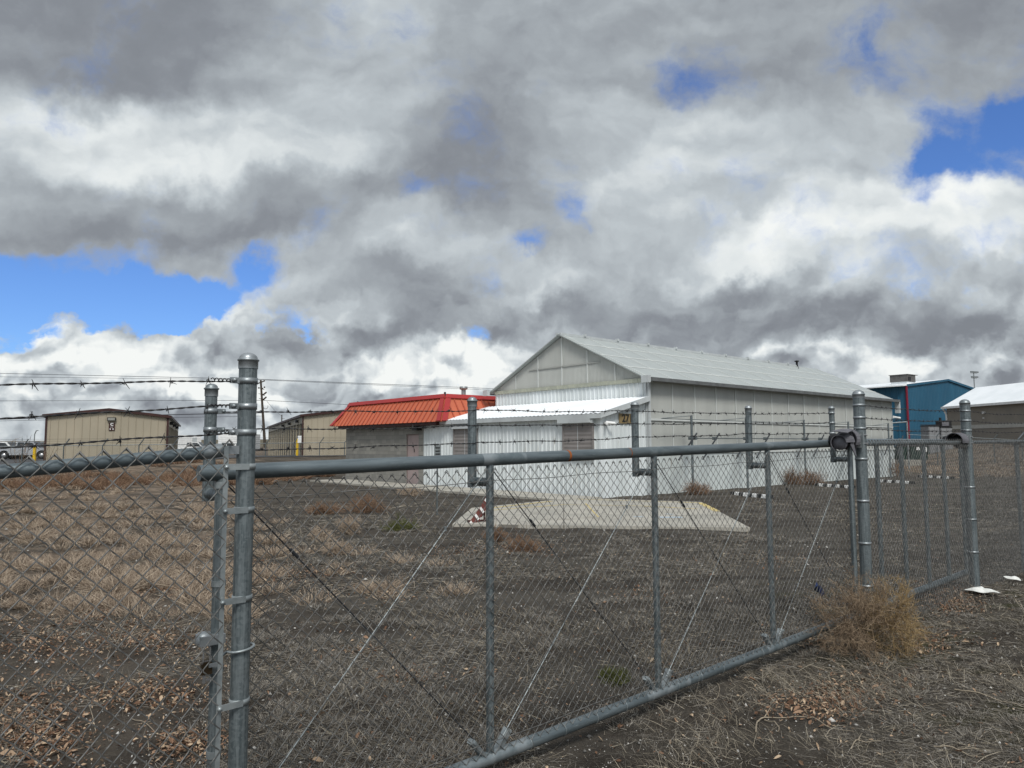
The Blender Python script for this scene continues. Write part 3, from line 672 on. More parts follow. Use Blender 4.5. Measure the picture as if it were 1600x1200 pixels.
# ---- storage buildings
def storage(name, org, rz, w, L, ze, zr, label, doors=False):
    t = empty(name, org, rz, label, 'storage building', 'tan metal storage buildings')
    gz2 = lambda u: ze + (zr-ze)*(1-abs(u-w/2)/(w/2))
    mb = MB(); corr(mb, (0, 0), (w, 0), -.6, lambda u: gz2(u), .46, .03, .12, zpk=w/2); corr(mb, (w, L), (0, L), -.6, lambda u: gz2(u), .46, .03, .12, zpk=w/2)
    split(mb, 'gable_wall', BEIGE, t)
    return t, gz2
c0 = np.array((-30.9, 48.)); zg = .56
t, g2 = storage('storage_building', (c0[0], c0[1], zg), SR, 7.3, 26, 3.28, 3.72, 'tan metal storage building with brown trim and a dark sign high on its end wall')
def store_body(t, w, L, ze, zr, door_side, w2):
    mb = MB(); mb.b2((0, .0, ze-.55), (.04, L, ze)) if door_side < 0 else mb.b2((w-.04, 0, ze-.55), (w, L, ze))
    xo = 0 if door_side < 0 else w; xi = xo + (.10 if door_side < 0 else -.10)
    nd = int(L/2.4)
    for k in range(nd+1):
        yk = min(k*L/nd, L-.3); mb.b2((min(xo,xi), yk, -.5), (max(xo,xi), yk+.34, ze-.55))
    ys = w if door_side < 0 else 0
    mb.b2((min(ys, ys+(-.05 if ys else .05)), 0, -.5), (max(ys, ys+(-.05 if ys else .05)), L, ze))
    mb.build('side_wall', BEIGE, t)
    for k in range(nd):
        y0 = k*L/nd+.34; y1 = (k+1)*L/nd
        md = MB(); xx = xo + (.16 if door_side < 0 else -.16); nz = 16; v = []
        for j in range(nz+1):
            z = -.3 + (ze-.25)*j/nz; v += [(xx + (.02 if j % 2 else 0), y0, z), (xx + (.02 if j % 2 else 0), y1+.02, z)]
        md.add(v, [(2*j, 2*j+2, 2*j+3, 2*j+1) for j in range(nz)]); md.build('roll_up_door', BEIGE, t)
    mb = MB()
    ov = .18
    for s_ in (0, 1):
        xa, xb = (-ov, w/2) if s_ == 0 else (w+ov, w/2)
        za = ze - ov*(zr-ze)/(w/2)
        slab(mb, [(xa, -ov, za+.14), (xb, -ov, zr+.14), (xb, L+ov, zr+.14), (xa, L+ov, za+.14)], .13)
    rf = mb.build('roof', TRIMW, t)
    mb = MB()
    for s_ in (0, 1):
        xa, xb = (-ov-.02, w/2) if s_ == 0 else (w+ov+.02, w/2)
        za = ze - ov*(zr-ze)/(w/2)
        mb.prism([(xa, -ov-.04, za-.02), (xb, -ov-.04, zr-.02), (xb, -ov-.04, zr+.16), (xa, -ov-.04, za+.16)], (0, .035, 0))
        mb.b2((xa-(.03 if s_ == 0 else 0), -ov, za-.02), (xa+(.03 if s_ else 0), L+ov, za+.15))
    split(mb, 'roof_trim', BROWN, rf)
    mb = MB(); mb.b2((-.05, -.06, -.5), (.06, -.032, ze)); mb.b2((w-.08, -.06, -.5), (w+.05, -.032, ze)); mb.b2((w if door_side > 0 else -.03, -.03, -.5), ((w+.03) if door_side > 0 else 0, .14, ze-.03))
    split(mb, 'corner_trim', BROWN, t)
    mb = MB()
    for yk in (3.2, 10., 17.):
        xl = (-.25, -.0) if door_side < 0 else (w, w+.25)
        mb.b2((xl[0], yk, ze-.42), (xl[1], yk+.3, ze-.2))
    split(mb, 'eave_light', DARK, t)
store_body(t, 7.3, 26, 3.28, 3.72, 1, None)
mb = MB(); mb.b2((3.55, -.16, 3.02), (4.07, -.032, 3.26)); sl_ = mb.build('wall_light', DARK, t)
mb = MB(); mb.b2((3.60, -.20, 3.05), (4.02, -.165, 3.22)); mb.build('lens', worn('lamp_lens', (.30,.30,.27), (.25,.25,.22), .3), sl_)
mb = MB(); mb.b2((3.66, -.06, 2.36), (4.02, -.033, 2.90)); sg = mb.build('sign_board', BROWN, t)
def text3(body, size, loc, rot, m, parent, name='lettering', ext=.004, off=.004):
    cu = bpy.data.curves.new(name, 'FONT'); cu.body = body; cu.size = size; cu.extrude = ext; cu.offset = off; cu.align_x = 'CENTER'; cu.align_y = 'CENTER'
    q = bpy.data.objects.new('q', cu); S.collection.objects.link(q); dg = bpy.context.evaluated_depsgraph_get()
    me = bpy.data.meshes.new_from_object(q.evaluated_get(dg)); bpy.data.objects.remove(q)
    me.materials.clear(); me.materials.append(m); o = bpy.data.objects.new(name, me); S.collection.objects.link(o)
    o.rotation_euler = rot; o.location = loc; o.parent = parent; return o
text3('C', .25, (3.84, -.068, 2.77), (R(90), 0, 0), WHT, sg, off=.012)
mb = MB(); mb.b2((3.76, -.072, 2.585), (3.92, -.061, 2.605)); mb.b2((3.72, -.072, 2.42), (3.785, -.061, 2.50)); mb.b2((3.89, -.072, 2.42), (3.955, -.061, 2.50)); mb.build('sign_marks', WHT, sg)
s2 = np.array((-.2893*57.5, 57.5))
t, g2 = storage('storage_building', (s2[0], s2[1], 1.02), SR-R(1), 9.5, 40, 3.15, 3.75, 'long tan storage building with a row of roll-up doors behind the orange roof')
store_body(t, 9.5, 40, 3.15, 3.75, -1, None)

# ---- far right buildings
be = empty('metal_warehouse', (.546*90, 90, 2.9), R(36), 'blue metal warehouse with a white roof and a red downspout at its corner', 'warehouse')
BWd, BLn, BE_, BR_ = 23., 27., 6.1, 7.35
gb = lambda u: BE_ + (BR_-BE_)*(1-abs(u-BWd/2)/(BWd/2))
mb = MB(); corr(mb, (0, 0), (BWd, 0), -2, gb, .4, .03, .2, zpk=BWd/2); corr(mb, (BWd, BLn), (0, BLn), -2, gb, .4, .03, .2, zpk=BWd/2); split(mb, 'gable_wall', BLUEM, be)
mb = MB(); corr(mb, (0, BLn), (0, 0), -2, BE_, .8, .06, .25); corr(mb, (BWd, 0), (BWd, BLn), -2, BE_, .8, .06, .25); mb.build('side_wall', BLUEM, be)
mb = MB(); sb = (BR_-BE_)/(BWd/2)
for s_ in (0, 1):
    xa, xb = (-1.0, BWd/2) if s_ == 0 else (BWd+.2, BWd/2); za = BE_ - (1.0 if s_ == 0 else .2)*sb
    slab(mb, [(xa, -.15, za+.16), (xb, -.15, BR_+.16), (xb, BLn+.2, BR_+.16), (xa, BLn+.2, za+.16)], .14)
rf = mb.build('roof', WHITER, be)
mb = MB()
for s_ in (0, 1):
    xa, xb = (0, BWd/2) if s_ == 0 else (BWd+.25, BWd/2); za = BE_ + (.02 if s_ == 0 else -.03)
    mb.prism([(xa, -.20, za-.12), (xb, -.20, BR_-.10), (xb, -.20, BR_+.17), (xa, -.20, za+.17)], (0, .045, 0))
mb.build('rake_trim', BLUEM, rf)
mb = MB(); mb.tube([(-.08, -.12, -1.9), (-.08, -.12, BE_-.05)], .14, 8); mb.build('downspout', worn('red_downspout', (.20,.012,.03), (.16,.01,.025), .5), be)
mb = MB(); mb.b2((2.5, 1.0, 6.3), (4.9, 3.0, 6.85)); mb.build('roof_curb', WHITER, rf)
mb = MB(); mb.b2((2.4, .9, 6.86), (4.6, 3.1, 7.74)); mb.b2((4.6, 1.3, 6.95), (5.0, 2.8, 7.6)); mb.b2((2.3, .8, 7.73), (5.1, 3.2, 7.79)); u_ = mb.build('rooftop_unit', worn('rooftop_unit', (.12,.115,.11), (.09,.085,.08), .7, 0, 1.2), be)
mb = MB(); mb.b2((2.6, .85, 6.95), (3.3, .89, 7.45)); mb.b2((5.01, 1.5, 7.1), (5.25, 2.7, 7.5)); mb.build('louvre', DARK, u_)
gr = empty('grey_building', (48.0, 80.0, 2.0), math.atan2(-1, .09), 'grey-brown building with a steep bright white roof right of the blue warehouse', 'building')
GLn, GWd = 34., 7.8; ge, grz = 3.9, 5.98
mb = MB(); mb.b2((0, .1, -2), (GLn, .2, ge)); mb.b2((0, GWd-.2, -2), (GLn, GWd-.1, ge)); 
mb.add([(0.02, .2, -2), (0.02, GWd-.2, -2), (0.02, GWd-.2, ge), (.02, GWd/2, grz-.1), (.02, .2, ge)], [(0,1,2,3,4)])
mb.add([(GLn-.02, .2, -2), (GLn-.02, GWd-.2, -2), (GLn-.02, GWd-.2, ge), (GLn-.02, GWd/2, grz-.1), (GLn-.02, .2, ge)], [(4,3,2,1,0)])
mb.build('wall', GREYB, gr)
mb = MB()
for s_ in (0, 1):
    ya, yb = (-.25, GWd/2) if s_ == 0 else (GWd+.25, GWd/2)
    slab(mb, [(-.3, ya, ge-.05), (GLn+.3, ya, ge-.05), (GLn+.3, yb, grz+.05), (-.3, yb, grz+.05)], .12)
rf = mb.build('roof', WHITER, gr); mb = MB(); mb.b2((-.3, -.38, ge-.28), (GLn+.3, -.26, ge-.04)); split(mb, 'gutter', WHT, rf)
mb = MB(); mb.b2((.0, .04, 1.35), (GLn, .098, 1.75)); mb.build('white_band', worn('pale_band', (.42,.41,.37), (.36,.35,.32), .7), gr)
mb = MB(); mb.tube([(-.06, -.30, ge-.2), (-.04, .04, ge-.9), (.06, .05, 1.2)], .10, 8); mb.build('downspout', WHT, gr)
mb = MB(); mb.lathe([(0,.2),(.12,.16),(.16,.0)], (5.6, .1, 2.95), 12, axis='y'); mb.box((5.6, .0, 2.95), (.24, .2, .24)); mb.box((5.5, .05, 2.4), (.12, .1, .12)); split(mb, 'wall_lamp', WHT, gr)

# ------------------------------------------------------------------ near fences and gate
def chainlink(name, parent, x0, x1, zbot, ztop, w_=.072, r=.0024, m=WIRE, y=0., knuckle=True, sides=4, seg=1):
    """woven diamond fabric in the local xz plane; zbot/ztop functions of x"""
    hw = w_/2; nw = int((x1-x0)/hw); H0 = ztop((x0+x1)/2) - zbot((x0+x1)/2); nk = int(H0/hw); nk -= nk % 2
    k = np.arange(nk+1); parts = []
    off = .0026
    i = np.arange(nw)[:, None]
    xk = x0 + i*hw + np.where((k[None, :] + i) % 2 == 0, 0., hw)
    xm = x0 + i*hw + hw/2
    over = (xk - xm)*0.10; xk = xk + over
    frac = k[None, :]/nk
    zb = zbot(xk); zt = ztop(xk); zk = zt - (nk-k[None, :])*hw*(zt-zb)/(nk*hw)
    # corners: right side hooks to the back, left side to the front -> wires interlock
    yk = y + np.where(xk > xm, off, -off)
    P = np.stack([xk, yk, zk], -1)
    # keep the bends crisp but round: two points per corner
    a = P[:, :-1] + (P[:, 1:]-P[:, :-1])*.10; b_ = P[:, :-1] + (P[:, 1:]-P[:, :-1])*.90
    Q = np.empty((nw, 2*nk, 3)); Q[:, 0::2] = a; Q[:, 1::2] = b_
    jit = rng.normal(0, .0008, (nw, 2*nk)); Q[..., 1] += jit; Q[..., 0] += rng.normal(0, .0006, (nw, 2*nk))
    # slow waviness of the sheet
    Q[..., 1] += .006*np.sin(Q[..., 0]*2.3)*np.sin(Q[..., 2]*2.9+.7)
    Q = np.concatenate([P[:, :1], Q, P[:, -1:]], 1)
    parts.append(btubes(Q, r, sides, ref=np.array((0, 1., 0))[None, None]))
    if knuckle:   # folded over ends at the top: small loops where neighbours meet
        kx = x0 + np.arange(0, nw, 2)*hw + (hw if (nk + 0) % 2 else 0); kx = kx[(kx > x0) & (kx < x1)]
        kz = ztop(kx)
        th = np.linspace(-.4, math.pi+.9, 7)
        lp = np.stack([kx[:, None] + .011*np.cos(th)[None], np.full((len(kx), 7), y) + .004*np.sin(2*th)[None], kz[:, None] + .010*np.sin(th)[None] - .002], -1)
        tail = np.stack([kx + .012, np.full(len(kx), y-.004), kz - .026], -1)[:, None]
        lp = np.concatenate([tail, lp], 1)
        parts.append(btubes(lp, r, sides, ref=np.array((0, 1., 0))[None, None]))
    else:         # twisted barbed edge: short thick twist at each peak
        kx = x0 + np.arange(1 if nk % 2 == 0 else 0, nw+1, 2)*hw + (0 if nk % 2 == 0 else 0); kx = kx[(kx > x0) & (kx < x1)]; kx = x0 + np.arange(0, nw+1, 2)*hw; kz = ztop(kx)
        if r > .0025: q = np.stack([np.stack([kx-.004, 0*kx+y-.002, kz-.008], -1), np.stack([kx, 0*kx+y-.003, kz+.003], -1), np.stack([kx+.02, 0*kx+y-.005, kz-.02], -1)], 1); parts.append(btubes(q, .0042, sides, ref=np.array((0, 1., 0))[None, None]))
    V, F = cat(parts)
    return fast_mesh(name, V, F, m, parent, True)
def barbed(name, parent, p0, p1, sag=.012, pitch=.13, m=BARB, r=.0017, hr=.0018, fine=.006, seed=0):
    p0 = np.array(p0, float); p1 = np.array(p1, float); L = np.linalg.norm(p1-p0); n = int(L/fine); u = np.linspace(0, 1, n)
    rr = np.random.default_rng(seed+int(abs(p0[2])*1e4))
    wob = .003*np.sin(u*L*5+rr.uniform(0, 6)) + .002*np.sin(u*L*13+rr.uniform(0, 6))
    base = p0 + (p1-p0)*u[:, None]; base[:, 2] += -sag*4*u*(1-u) + wob
    parts = []
    for ph in (0, math.pi):
        a = u*L*2*math.pi/.075 + ph; q = base.copy(); q[:, 1] += hr*np.cos(a); q[:, 2] += hr*np.sin(a)
        parts.append(btubes(q[None], r, 4, ref=np.array((0, 1., 0))[None, None]))
    nb = int(L/pitch); dirx = (p1-p0)/L
    for k in range(nb):
        uu = (k+.5+rr.uniform(-.12, .12))*pitch/L
        c = p0 + (p1-p0)*uu; c[2] += -sag*4*uu*(1-uu) + .003*math.sin(uu*L*5)
        # coil
        th = np.linspace(0, 4*math.pi, 14); q = np.stack([np.linspace(-.006, .006, 14), .0052*np.cos(th), .0052*np.sin(th)], 1) + c
        parts.append(btubes(q[None], .0016, 4, ref=dirx[None, None]))
        for s_ in (-1, 1):
            a = rr.uniform(0, math.pi); d = np.array((0, math.cos(a), math.sin(a)))*.021; sh = np.array((s_*.006+rr.uniform(-.004, .004), 0, 0))
            q = np.stack([c-d+sh*1.8, c+sh*.4, c+d-sh*.6]); parts.append(btubes(q[None], np.array([[.0009, .0019, .0009]]), 4))
    V, F = cat(parts); return fast_mesh(name, V, F, m, parent, True)
def band(mb, x, y, z, r, h=.022, th=.0035, mi=0):
    mb.lathe([(r-.001, -h/2), (r+th, -h/2), (r+th, h/2), (r-.001, h/2)], (x, y, z), 24, mi)
def dome(mb, x, y, z, r, mi=0):
    p = [(r+.003, -.035), (r+.003, -.004), (r+.007, -.002), (r+.007, .003), (r+.001, .006)]
    for k in range(1, 7): a = k*math.pi/12; p.append((max(.0005, (r+.001)*math.cos(a)), .006+(r*.72)*math.sin(a)))
    mb.lathe(p, (x, y, z), 28, mi)

FR_ = math.atan2(.669, .743)
F0 = np.array((-1.10, 3.0)); FD = np.array((.743, .669)); FN = np.array((-.669, .743))
# ---- left fence section
lf = empty('chain_link_fence', (F0[0], F0[1], 0), FR_, 'nearest chain-link fence section with the tall capped post at the left of the gate', 'fence', 'chain-link fences of the yard')
zr = lambda x: 1.85 - .022 + .085*(x+.1)      # top rail height along the section
mb = MB(); mb.tube([(0, 0, -.3), (0, 0, 2.20)], .0365, 32, smooth=True); po = mb.build('post', GALV, lf)
mb = MB(); dome(mb, 0, 0, 2.205, .0365); mb.build('post_cap', CAPM, po)
mb = MB(); mb.tube([(-2.6, 0, -.5), (-2.6, 0, 1.95)], .0365, 24); po2 = mb.build('post', GALV, lf)
mb = MB(); dome(mb, -2.6, 0, 1.955, .0365); mb.build('post_cap', CAPM, po2)
mb = MB(); mb.tube([(-2.62, -.0, zr(-2.62)), (-.135, 0, zr(-.135))], .0245, 20); mb.build('top_rail', RAILM, lf)
mb = MB(); mb.tube([(-.18, 0, zr(-.18)), (-.10, 0, zr(-.10)+.004)], .0275, 20); mb.b2((-.105, -.016, zr(-.1)-.012), (-.034, .016, zr(-.1)+.022)); mb.build('rail_end', CAPM, lf)
chainlink('fabric', lf, -2.56, -.078, lambda x: zr(x)*0+.03+.03*x, lambda x: zr(x)+.043, .075, .0026, y=-.034, knuckle=False, sides=6)
mb = MB(); mb.box((-.092, -.0305, .93), (.019, .003, 1.84)); mb.build('tension_bar', GALV2, lf)
tb = MB()
for z in (1.765, 1.59, 1.235, .83, .43):
    t1 = MB(); band(t1, 0, 0, z, .0365, .024, .0035)
    t1.prism([(-.10, -.041, z-.012), (-.0, -.041, z-.012), (-.0, -.041, z+.012), (-.10, -.041, z+.012)], (0, .0035, 0)); t1.lathe([(0,-.012),(.007,-.011),(.009,-.005),(.009,0)], (-.094, -.041, z), 10, axis='y')
    t1.build('tension_band', GALV2, lf)
for z in (2.118, 2.012, 1.905):
    t1 = MB(); band(t1, 0, 0, z, .0365, .025, .0035); t1.box((-.056, -.004, z), (.036, .012, .024)); t1.lathe([(0,-.02),(.009,-.018),(.010,.014),(0,.016)], (-.062, -.008, z), 8, axis='y')
    t1.build('wire_clamp', CAPM, lf)
for k, z in enumerate((2.118, 2.012, 1.905)):
    barbed('barbed_wire', lf, (-2.6, -.01, z-.08*2.6), (-.066, -.006, z), .0, .148, fine=.006, r=.0019, hr=.0020, seed=k)
# dead-end wrap at the clamps
mb = MB()
for z in (2.118, 2.012, 1.905):
    th = np.linspace(0, 10*math.pi, 60); mb.tube(np.stack([np.linspace(-.15, -.07, 60), .006*np.cos(th)-.006, .006*np.sin(th)+z-.001], 1), .0021, 5)
mb.build('wire_wrap', BARB, lf)
mb = MB(); th = np.linspace(-.2, math.pi*1.15, 22)
mb.tube(np.concatenate([[(-.075, .0, 1.02)], np.stack([-.052*np.cos(th)*.98, -.052*np.sin(th)*.9, np.full(22, 1.03)+.012*(1-np.cos(th))/2], 1)]), .0055, 8)
mb.build('latch_loop', GALV2, lf)

# ---- sliding gate
G0 = np.array((-.31, 4.14)); GR_ = math.atan2(.656, .755)
ga = empty('sliding_gate', (G0[0], G0[1], 0), GR_, 'long galvanised sliding gate with chain-link panels and barbed wire on bent arms', 'gate')
zt_ = lambda x: 1.763 + .0206*(np.minimum(x, 5.1)-.235); zb_ = lambda x: .07 + .0156*(x-.235)
ST = [-1.32, .235, 1.78, 3.36, 4.96]; TS = [5.60, 6.25, 6.91, 7.55]; XE = 8.20
mb = MB(); mb.tube([(x, 0, zt_(x)) for x in np.linspace(-1.42, XE, 14)], .0365, 24); top = mb.build('top_rail', RAILM, ga)
mb = MB(); mb.tube([(x, 0, zb_(x)) for x in np.linspace(ST[0], XE, 14)], .0365, 24); bot = mb.build('bottom_rail', RAILM, ga)
for k, x in enumerate(ST):
    mb = MB(); r = .0235 if k not in (0, 4) else .027
    mb.tube([(x, 0, zb_(x)+.02), (x, 0, zt_(x)-.02)], r, 18); mb.build('stile', GALV, ga)
for x in TS + [XE-.03]:
    mb = MB(); mb.tube([(x, 0, zb_(x)+.02), (x, 0, zt_(x)-.02)], .024, 14); mb.build('stile', GALV, ga)
mb = MB()
for k, (x, l) in enumerate([(ST[1], .07), (ST[2], .08), (ST[3], .05)]):
    mb.tube([(x-l, 0, zt_(x-l)), (x-l*.6, 0, zt_(x-l*.6)), (x+l*.6, 0, zt_(x+l*.6)), (x+l, 0, zt_(x+l))], [.0367, .0373, .0373, .0367], 24, caps=False)
mb.tube([(.33, 0, zt_(.33)), (.5, 0, zt_(.5))], .0369, 24, caps=False)
split(mb, 'weld_patch', WELD, top)
mb = MB(); mb.tube([(.872, 0, zt_(.872)), (.884, 0, zt_(.884)), (.892, 0, zt_(.892))], [.0370, .0375, .0370], 24, caps=False); mb.tube([(1.49, 0, zt_(1.49)), (1.497, 0, zt_(1.497))], .0371, 24, caps=False); split(mb, 'rust_ring', RUST, top)
mb = MB()
for x, l, l2 in ((ST[1], .25, .30), (ST[2], .16, .34), (ST[3], .14, .16)):
    mb.tube([(x-l, 0, zb_(x-l)), (x+l2, 0, zb_(x+l2))], .0371, 24, caps=False)
split(mb, 'weld_patch', WELD, bot)
# bracing rods, turnbuckles and lugs
for k in range(4):
    xa, xb = ST[k]+.03, ST[k+1]-.03
    za, zb2 = zt_(xa)-.055, zb_(xb)+.055
    mb = MB(); mb.tube([(xa, .02, za), (xb-.05, .02, zb2+.04)], .0036, 8)
    u = .22; c = np.array((xa, .02, za))*(1-u)+np.array((xb, .02, zb2))*u; d = np.array((xb-xa, 0, zb2-za)); d /= np.linalg.norm(d)
    mb.tube([c-d*.03, c+d*.03], .0085, 8); mb.tube([c-d*.012+np.array((0,0,.01)), c+d*.0-np.array((0,0,.014))], .006, 6); mb.build('brace_rod', worn('dark_rod', (.035,.038,.042), (.06,.065,.07), .5, .4), ga)
    za, zb2 = zb_(xa)+.055, zt_(xb)-.055
    mb = MB(); mb.tube([(xa+.05, -.012, za+.04), (xb, -.012, zb2)], .0034, 8); u = .80; c = np.array((xa, -.012, za))*(1-u)+np.array((xb, -.012, zb2))*u; mb.tube([c-(0,0,.012), c+(0,0,.012)], .008, 6)
    mb.build('brace_rod', GALV2, ga)
for k in range(4):
    for s_, x in ((1, ST[k]+.03), (-1, ST[k+1]-.03)):
        mb = MB(); z = zb_(x)+.03
        mb.prism([(x, -.02, z-.01), (x+s_*.03, -.02, z-.012), (x+s_*.12, -.02, z+.085), (x+s_*.095, -.02, z+.105)], (0, .045, 0)); mb.tube([(x+s_*.10, -.03, z+.09), (x+s_*.10, .035, z+.09)], .009, 8)
        mb.build('brace_lug', GALV2, ga)
# fabric, tension wires
chainlink('fabric', ga, ST[0]+.03, ST[4]-.03, lambda x: zb_(x)+.025, lambda x: zt_(x)-.056, .070, .0024, y=-.030, sides=4)
for dz2 in (-.125, ):
    mb = MB(); xs = np.linspace(ST[0], ST[4], 40); mb.tube(np.stack([xs, np.full(40, -.037), zt_(xs)+dz2+.004*np.sin(xs*7)], 1), .0022, 5); mb.build('tension_wire', WIRE, ga)
mb = MB(); xs = np.linspace(ST[0], ST[4], 40); mb.tube(np.stack([xs, np.full(40, -.037), zb_(xs)+.10+.004*np.sin(xs*6+1)], 1), .0022, 5); mb.build('tension_wire', WIRE, ga)
mb = MB()
for x in np.arange(ST[0]+.1, ST[4], .29):   # wire ties round the rails
    th = np.linspace(0, 2*math.pi, 12); z = zb_(x); mb.tube(np.stack([np.full(12, x)+.006*np.sin(th/2), .039*np.cos(th), z+.039*np.sin(th)], 1), .0018, 4)
split(mb, 'wire_tie', GALV2, ga)
# bent arms carrying the barbed wire (set back behind the gate)
AZ = [(2.118, 1.64), (2.118, 1.64), (2.145, 1.655), (2.168, 1.67), (2.215, 1.70)]
WZ = [(2.013, 1.926, 1.83), (2.061, 1.967, 1.862), (2.098, 2.004, 1.903), (2.119, 2.035, 1.942), (2.166, 2.063, 1.957)]
for k, x in enumerate(ST):
    z1, z0 = AZ[k]; yb = .17; r = .0272
    mb = MB(); mb.tube([(x, yb, z0-.045), (x, yb, z1)], r, 20); arm = mb.build('arm', GALV, ga)
    mb = MB(); mb.tube([(x, -.0, z0-.01), (x, yb-.01, z0-.01)], r*.96, 16); mb.build('elbow', GALV, arm)
    mb = MB(); dome(mb, x, yb, z1, r); mb.build('arm_cap', CAPM, arm)
for k in (0, 4):
    for z in WZ[k]:
        mb = MB(); band(mb, ST[k], .17, z, .0272, .024, .0035); s_ = 1 if k == 0 else -1
        mb.box((ST[k]+s_*.045, .166, z), (.04, .012, .022)); mb.lathe([(0,-.018),(.008,-.016),(.009,.012),(0,.014)], (ST[k]+s_*.055, .166, z), 8, axis='y'); mb.build('wire_clamp', CAPM, ga)
for j in range(3):
    for k in range(4):
        barbed('barbed_wire', ga, (ST[k]+(.06 if k == 0 else 0), .170 if k == 0 else .140, WZ[k][j]), (ST[k+1]-(.06 if k == 3 else 0), .170 if k == 3 else .140, WZ[k+1][j]), .006, .125, seed=10*k+j, r=.0018, hr=.0019)
# latch on the end stile
mb = MB(); x = ST[0]
mb.b2((x-.085, -.05, .99), (x+.02, .025, 1.03)); mb.lathe([(.0,.045),(.026,.04),(.034,.025),(.034,0)], (x-.06, -.01, 1.0), 14); mb.b2((x-.004, -.06, .90), (x+.008, -.045, 1.0)); mb.b2((x-.05, -.06, .90), (x+.008, -.05, .915)); mb.build('latch', CAPM, ga)
mb = MB(); mb.tube([(x, .0, .5), (x, .0, .53)], .031, 16); mb.tube([(x, .0, .86), (x, 0, .89)], .031, 16); mb.tube([(x, .0, 1.23), (x, 0, 1.255)], .031, 16); mb.tube([(x, .0, 1.66), (x, 0, 1.69)], .031, 16); split(mb, 'stile_band', GALV2, ga)
# padlock
pw = Vector((G0[0], G0[1], 0)) + Matrix.Rotation(GR_, 3, 'Z') @ Vector((ST[0]-.055, -.05, 0))
pl = empty('padlock', (pw.x, pw.y, .87), GR_, 'small padlock hanging under the gate latch beside the tall left post', 'padlock')
mb = MB(); mb.prism([(-.022,0,.0),(.022,0,.0),(.022,0,.045),(.014,0,.055),(-.014,0,.055),(-.022,0,.045)], (0, .02, 0)); mb.build('body', BRASS, pl)
mb = MB(); th = np.linspace(0, math.pi, 10); mb.tube(np.concatenate([[(.014, .01, .05)], np.stack([.014*np.cos(th), np.full(10, .01), .10+.02*np.sin(th)], 1), [(-.014, .01, .05)]]), .004, 8); mb.build('shackle', CHROME, pl)
mb = MB(); mb.b2((-.016, .004, -.035), (-.004, .010, .002)); mb.b2((.0, .006, -.03), (.02, .010, -.02)); mb.build('key', CHROME, pl)

# ---- right fence section (in front of the tail of the gate)
rf_ = empty('chain_link_fence', (F0[0]+6.02*FD[0], F0[1]+6.02*FD[1], 0), FR_, 'chain-link fence section right of the gate with two thick capped posts', 'fence', 'chain-link fences of the yard')
PX = [0., 3.18, 5.62, 8.6, 11.6]
mb = MB(); mb.tube([(0, 0, -.3), (0, 0, 2.32)], .053, 32); po = mb.build('post', GALV, rf_); mb = MB(); dome(mb, 0, 0, 2.325, .053); mb.build('post_cap', CAPM, po)
mb = MB(); mb.tube([(-.13, .05, -.1), (-.13, .05, 1.82)], .021, 12); mb.build('guide_pipe', GALV, rf_)
mb = MB(); mb.tube([(PX[1], 0, -.3), (PX[1], 0, 2.35)], .058, 28); po = mb.build('post', GALV, rf_); mb = MB(); dome(mb, PX[1], 0, 2.355, .058); mb.build('post_cap', CAPM, po)
for x in PX[2:]:
    mb = MB(); mb.tube([(x, .05, -.3), (x, .05, 1.86)], .030, 16); po = mb.build('post', GALV, rf_)
    mb = MB(); mb.lathe([(.032,-.03),(.036,0),(.03,.02)], (x, .05, 1.87), 14); mb.tube([(x, .05, 1.86), (x, -.10, 2.05), (x, -.22, 2.2)], .014, 6); mb.build('eye_top', CAPM, po)
rr_ = lambda x: 1.845 + .004*x
mb = MB(); mb.tube([(.04, .0, rr_(0)), (PX[1], 0, rr_(PX[1])), (PX[-1], .03, rr_(PX[-1]))], .022, 14); mb.build('top_rail', RAILM, rf_)
mb = MB(); mb.tube([(.04, -.01, .06), (PX[-1], -.01, .02)], .0022, 5); mb.build('tension_wire', WIRE, rf_)
chainlink('fabric', rf_, .055, PX[1]-.06, lambda x: .01+0*x, lambda x: rr_(x)+.035, .070, .0024, y=-.030, sides=4)
chainlink('fabric', rf_, PX[1]+.06, PX[-1], lambda x: .01+0*x, lambda x: rr_(x)+.035, .070, .0024, y=-.030, sides=4, knuckle=False)
for z in (2.22, 2.10, 1.995, 1.70, 1.3, .9, .5):
    mb = MB(); band(mb, 0, 0, z, .053, .024, .004); mb.build('post_band', CAPM, rf_)
for z in (2.254, 2.132, 2.008, 1.3, .9, .5):
    mb = MB(); band(mb, PX[1], 0, z, .058, .024, .004); mb.build('post_band', CAPM, rf_)
for k, (z0, z1, z2) in enumerate(((2.22, 2.254, 2.275), (2.10, 2.132, 2.150), (1.995, 2.008, 2.02))):
    barbed('barbed_wire', rf_, (.06, -.01, z0), (PX[1]-.06, -.01, z1), .02, .13, seed=90+k, r=.0021); barbed('barbed_wire', rf_, (PX[1]+.06, -.01, z1), (PX[2], -.18, z2), .025, .13, seed=95+k, r=.0021)
    barbed('barbed_wire', rf_, (PX[2], -.18, z2), (PX[-1], -.18, z2), .03, .13, seed=99+k, r=.0021, fine=.02)
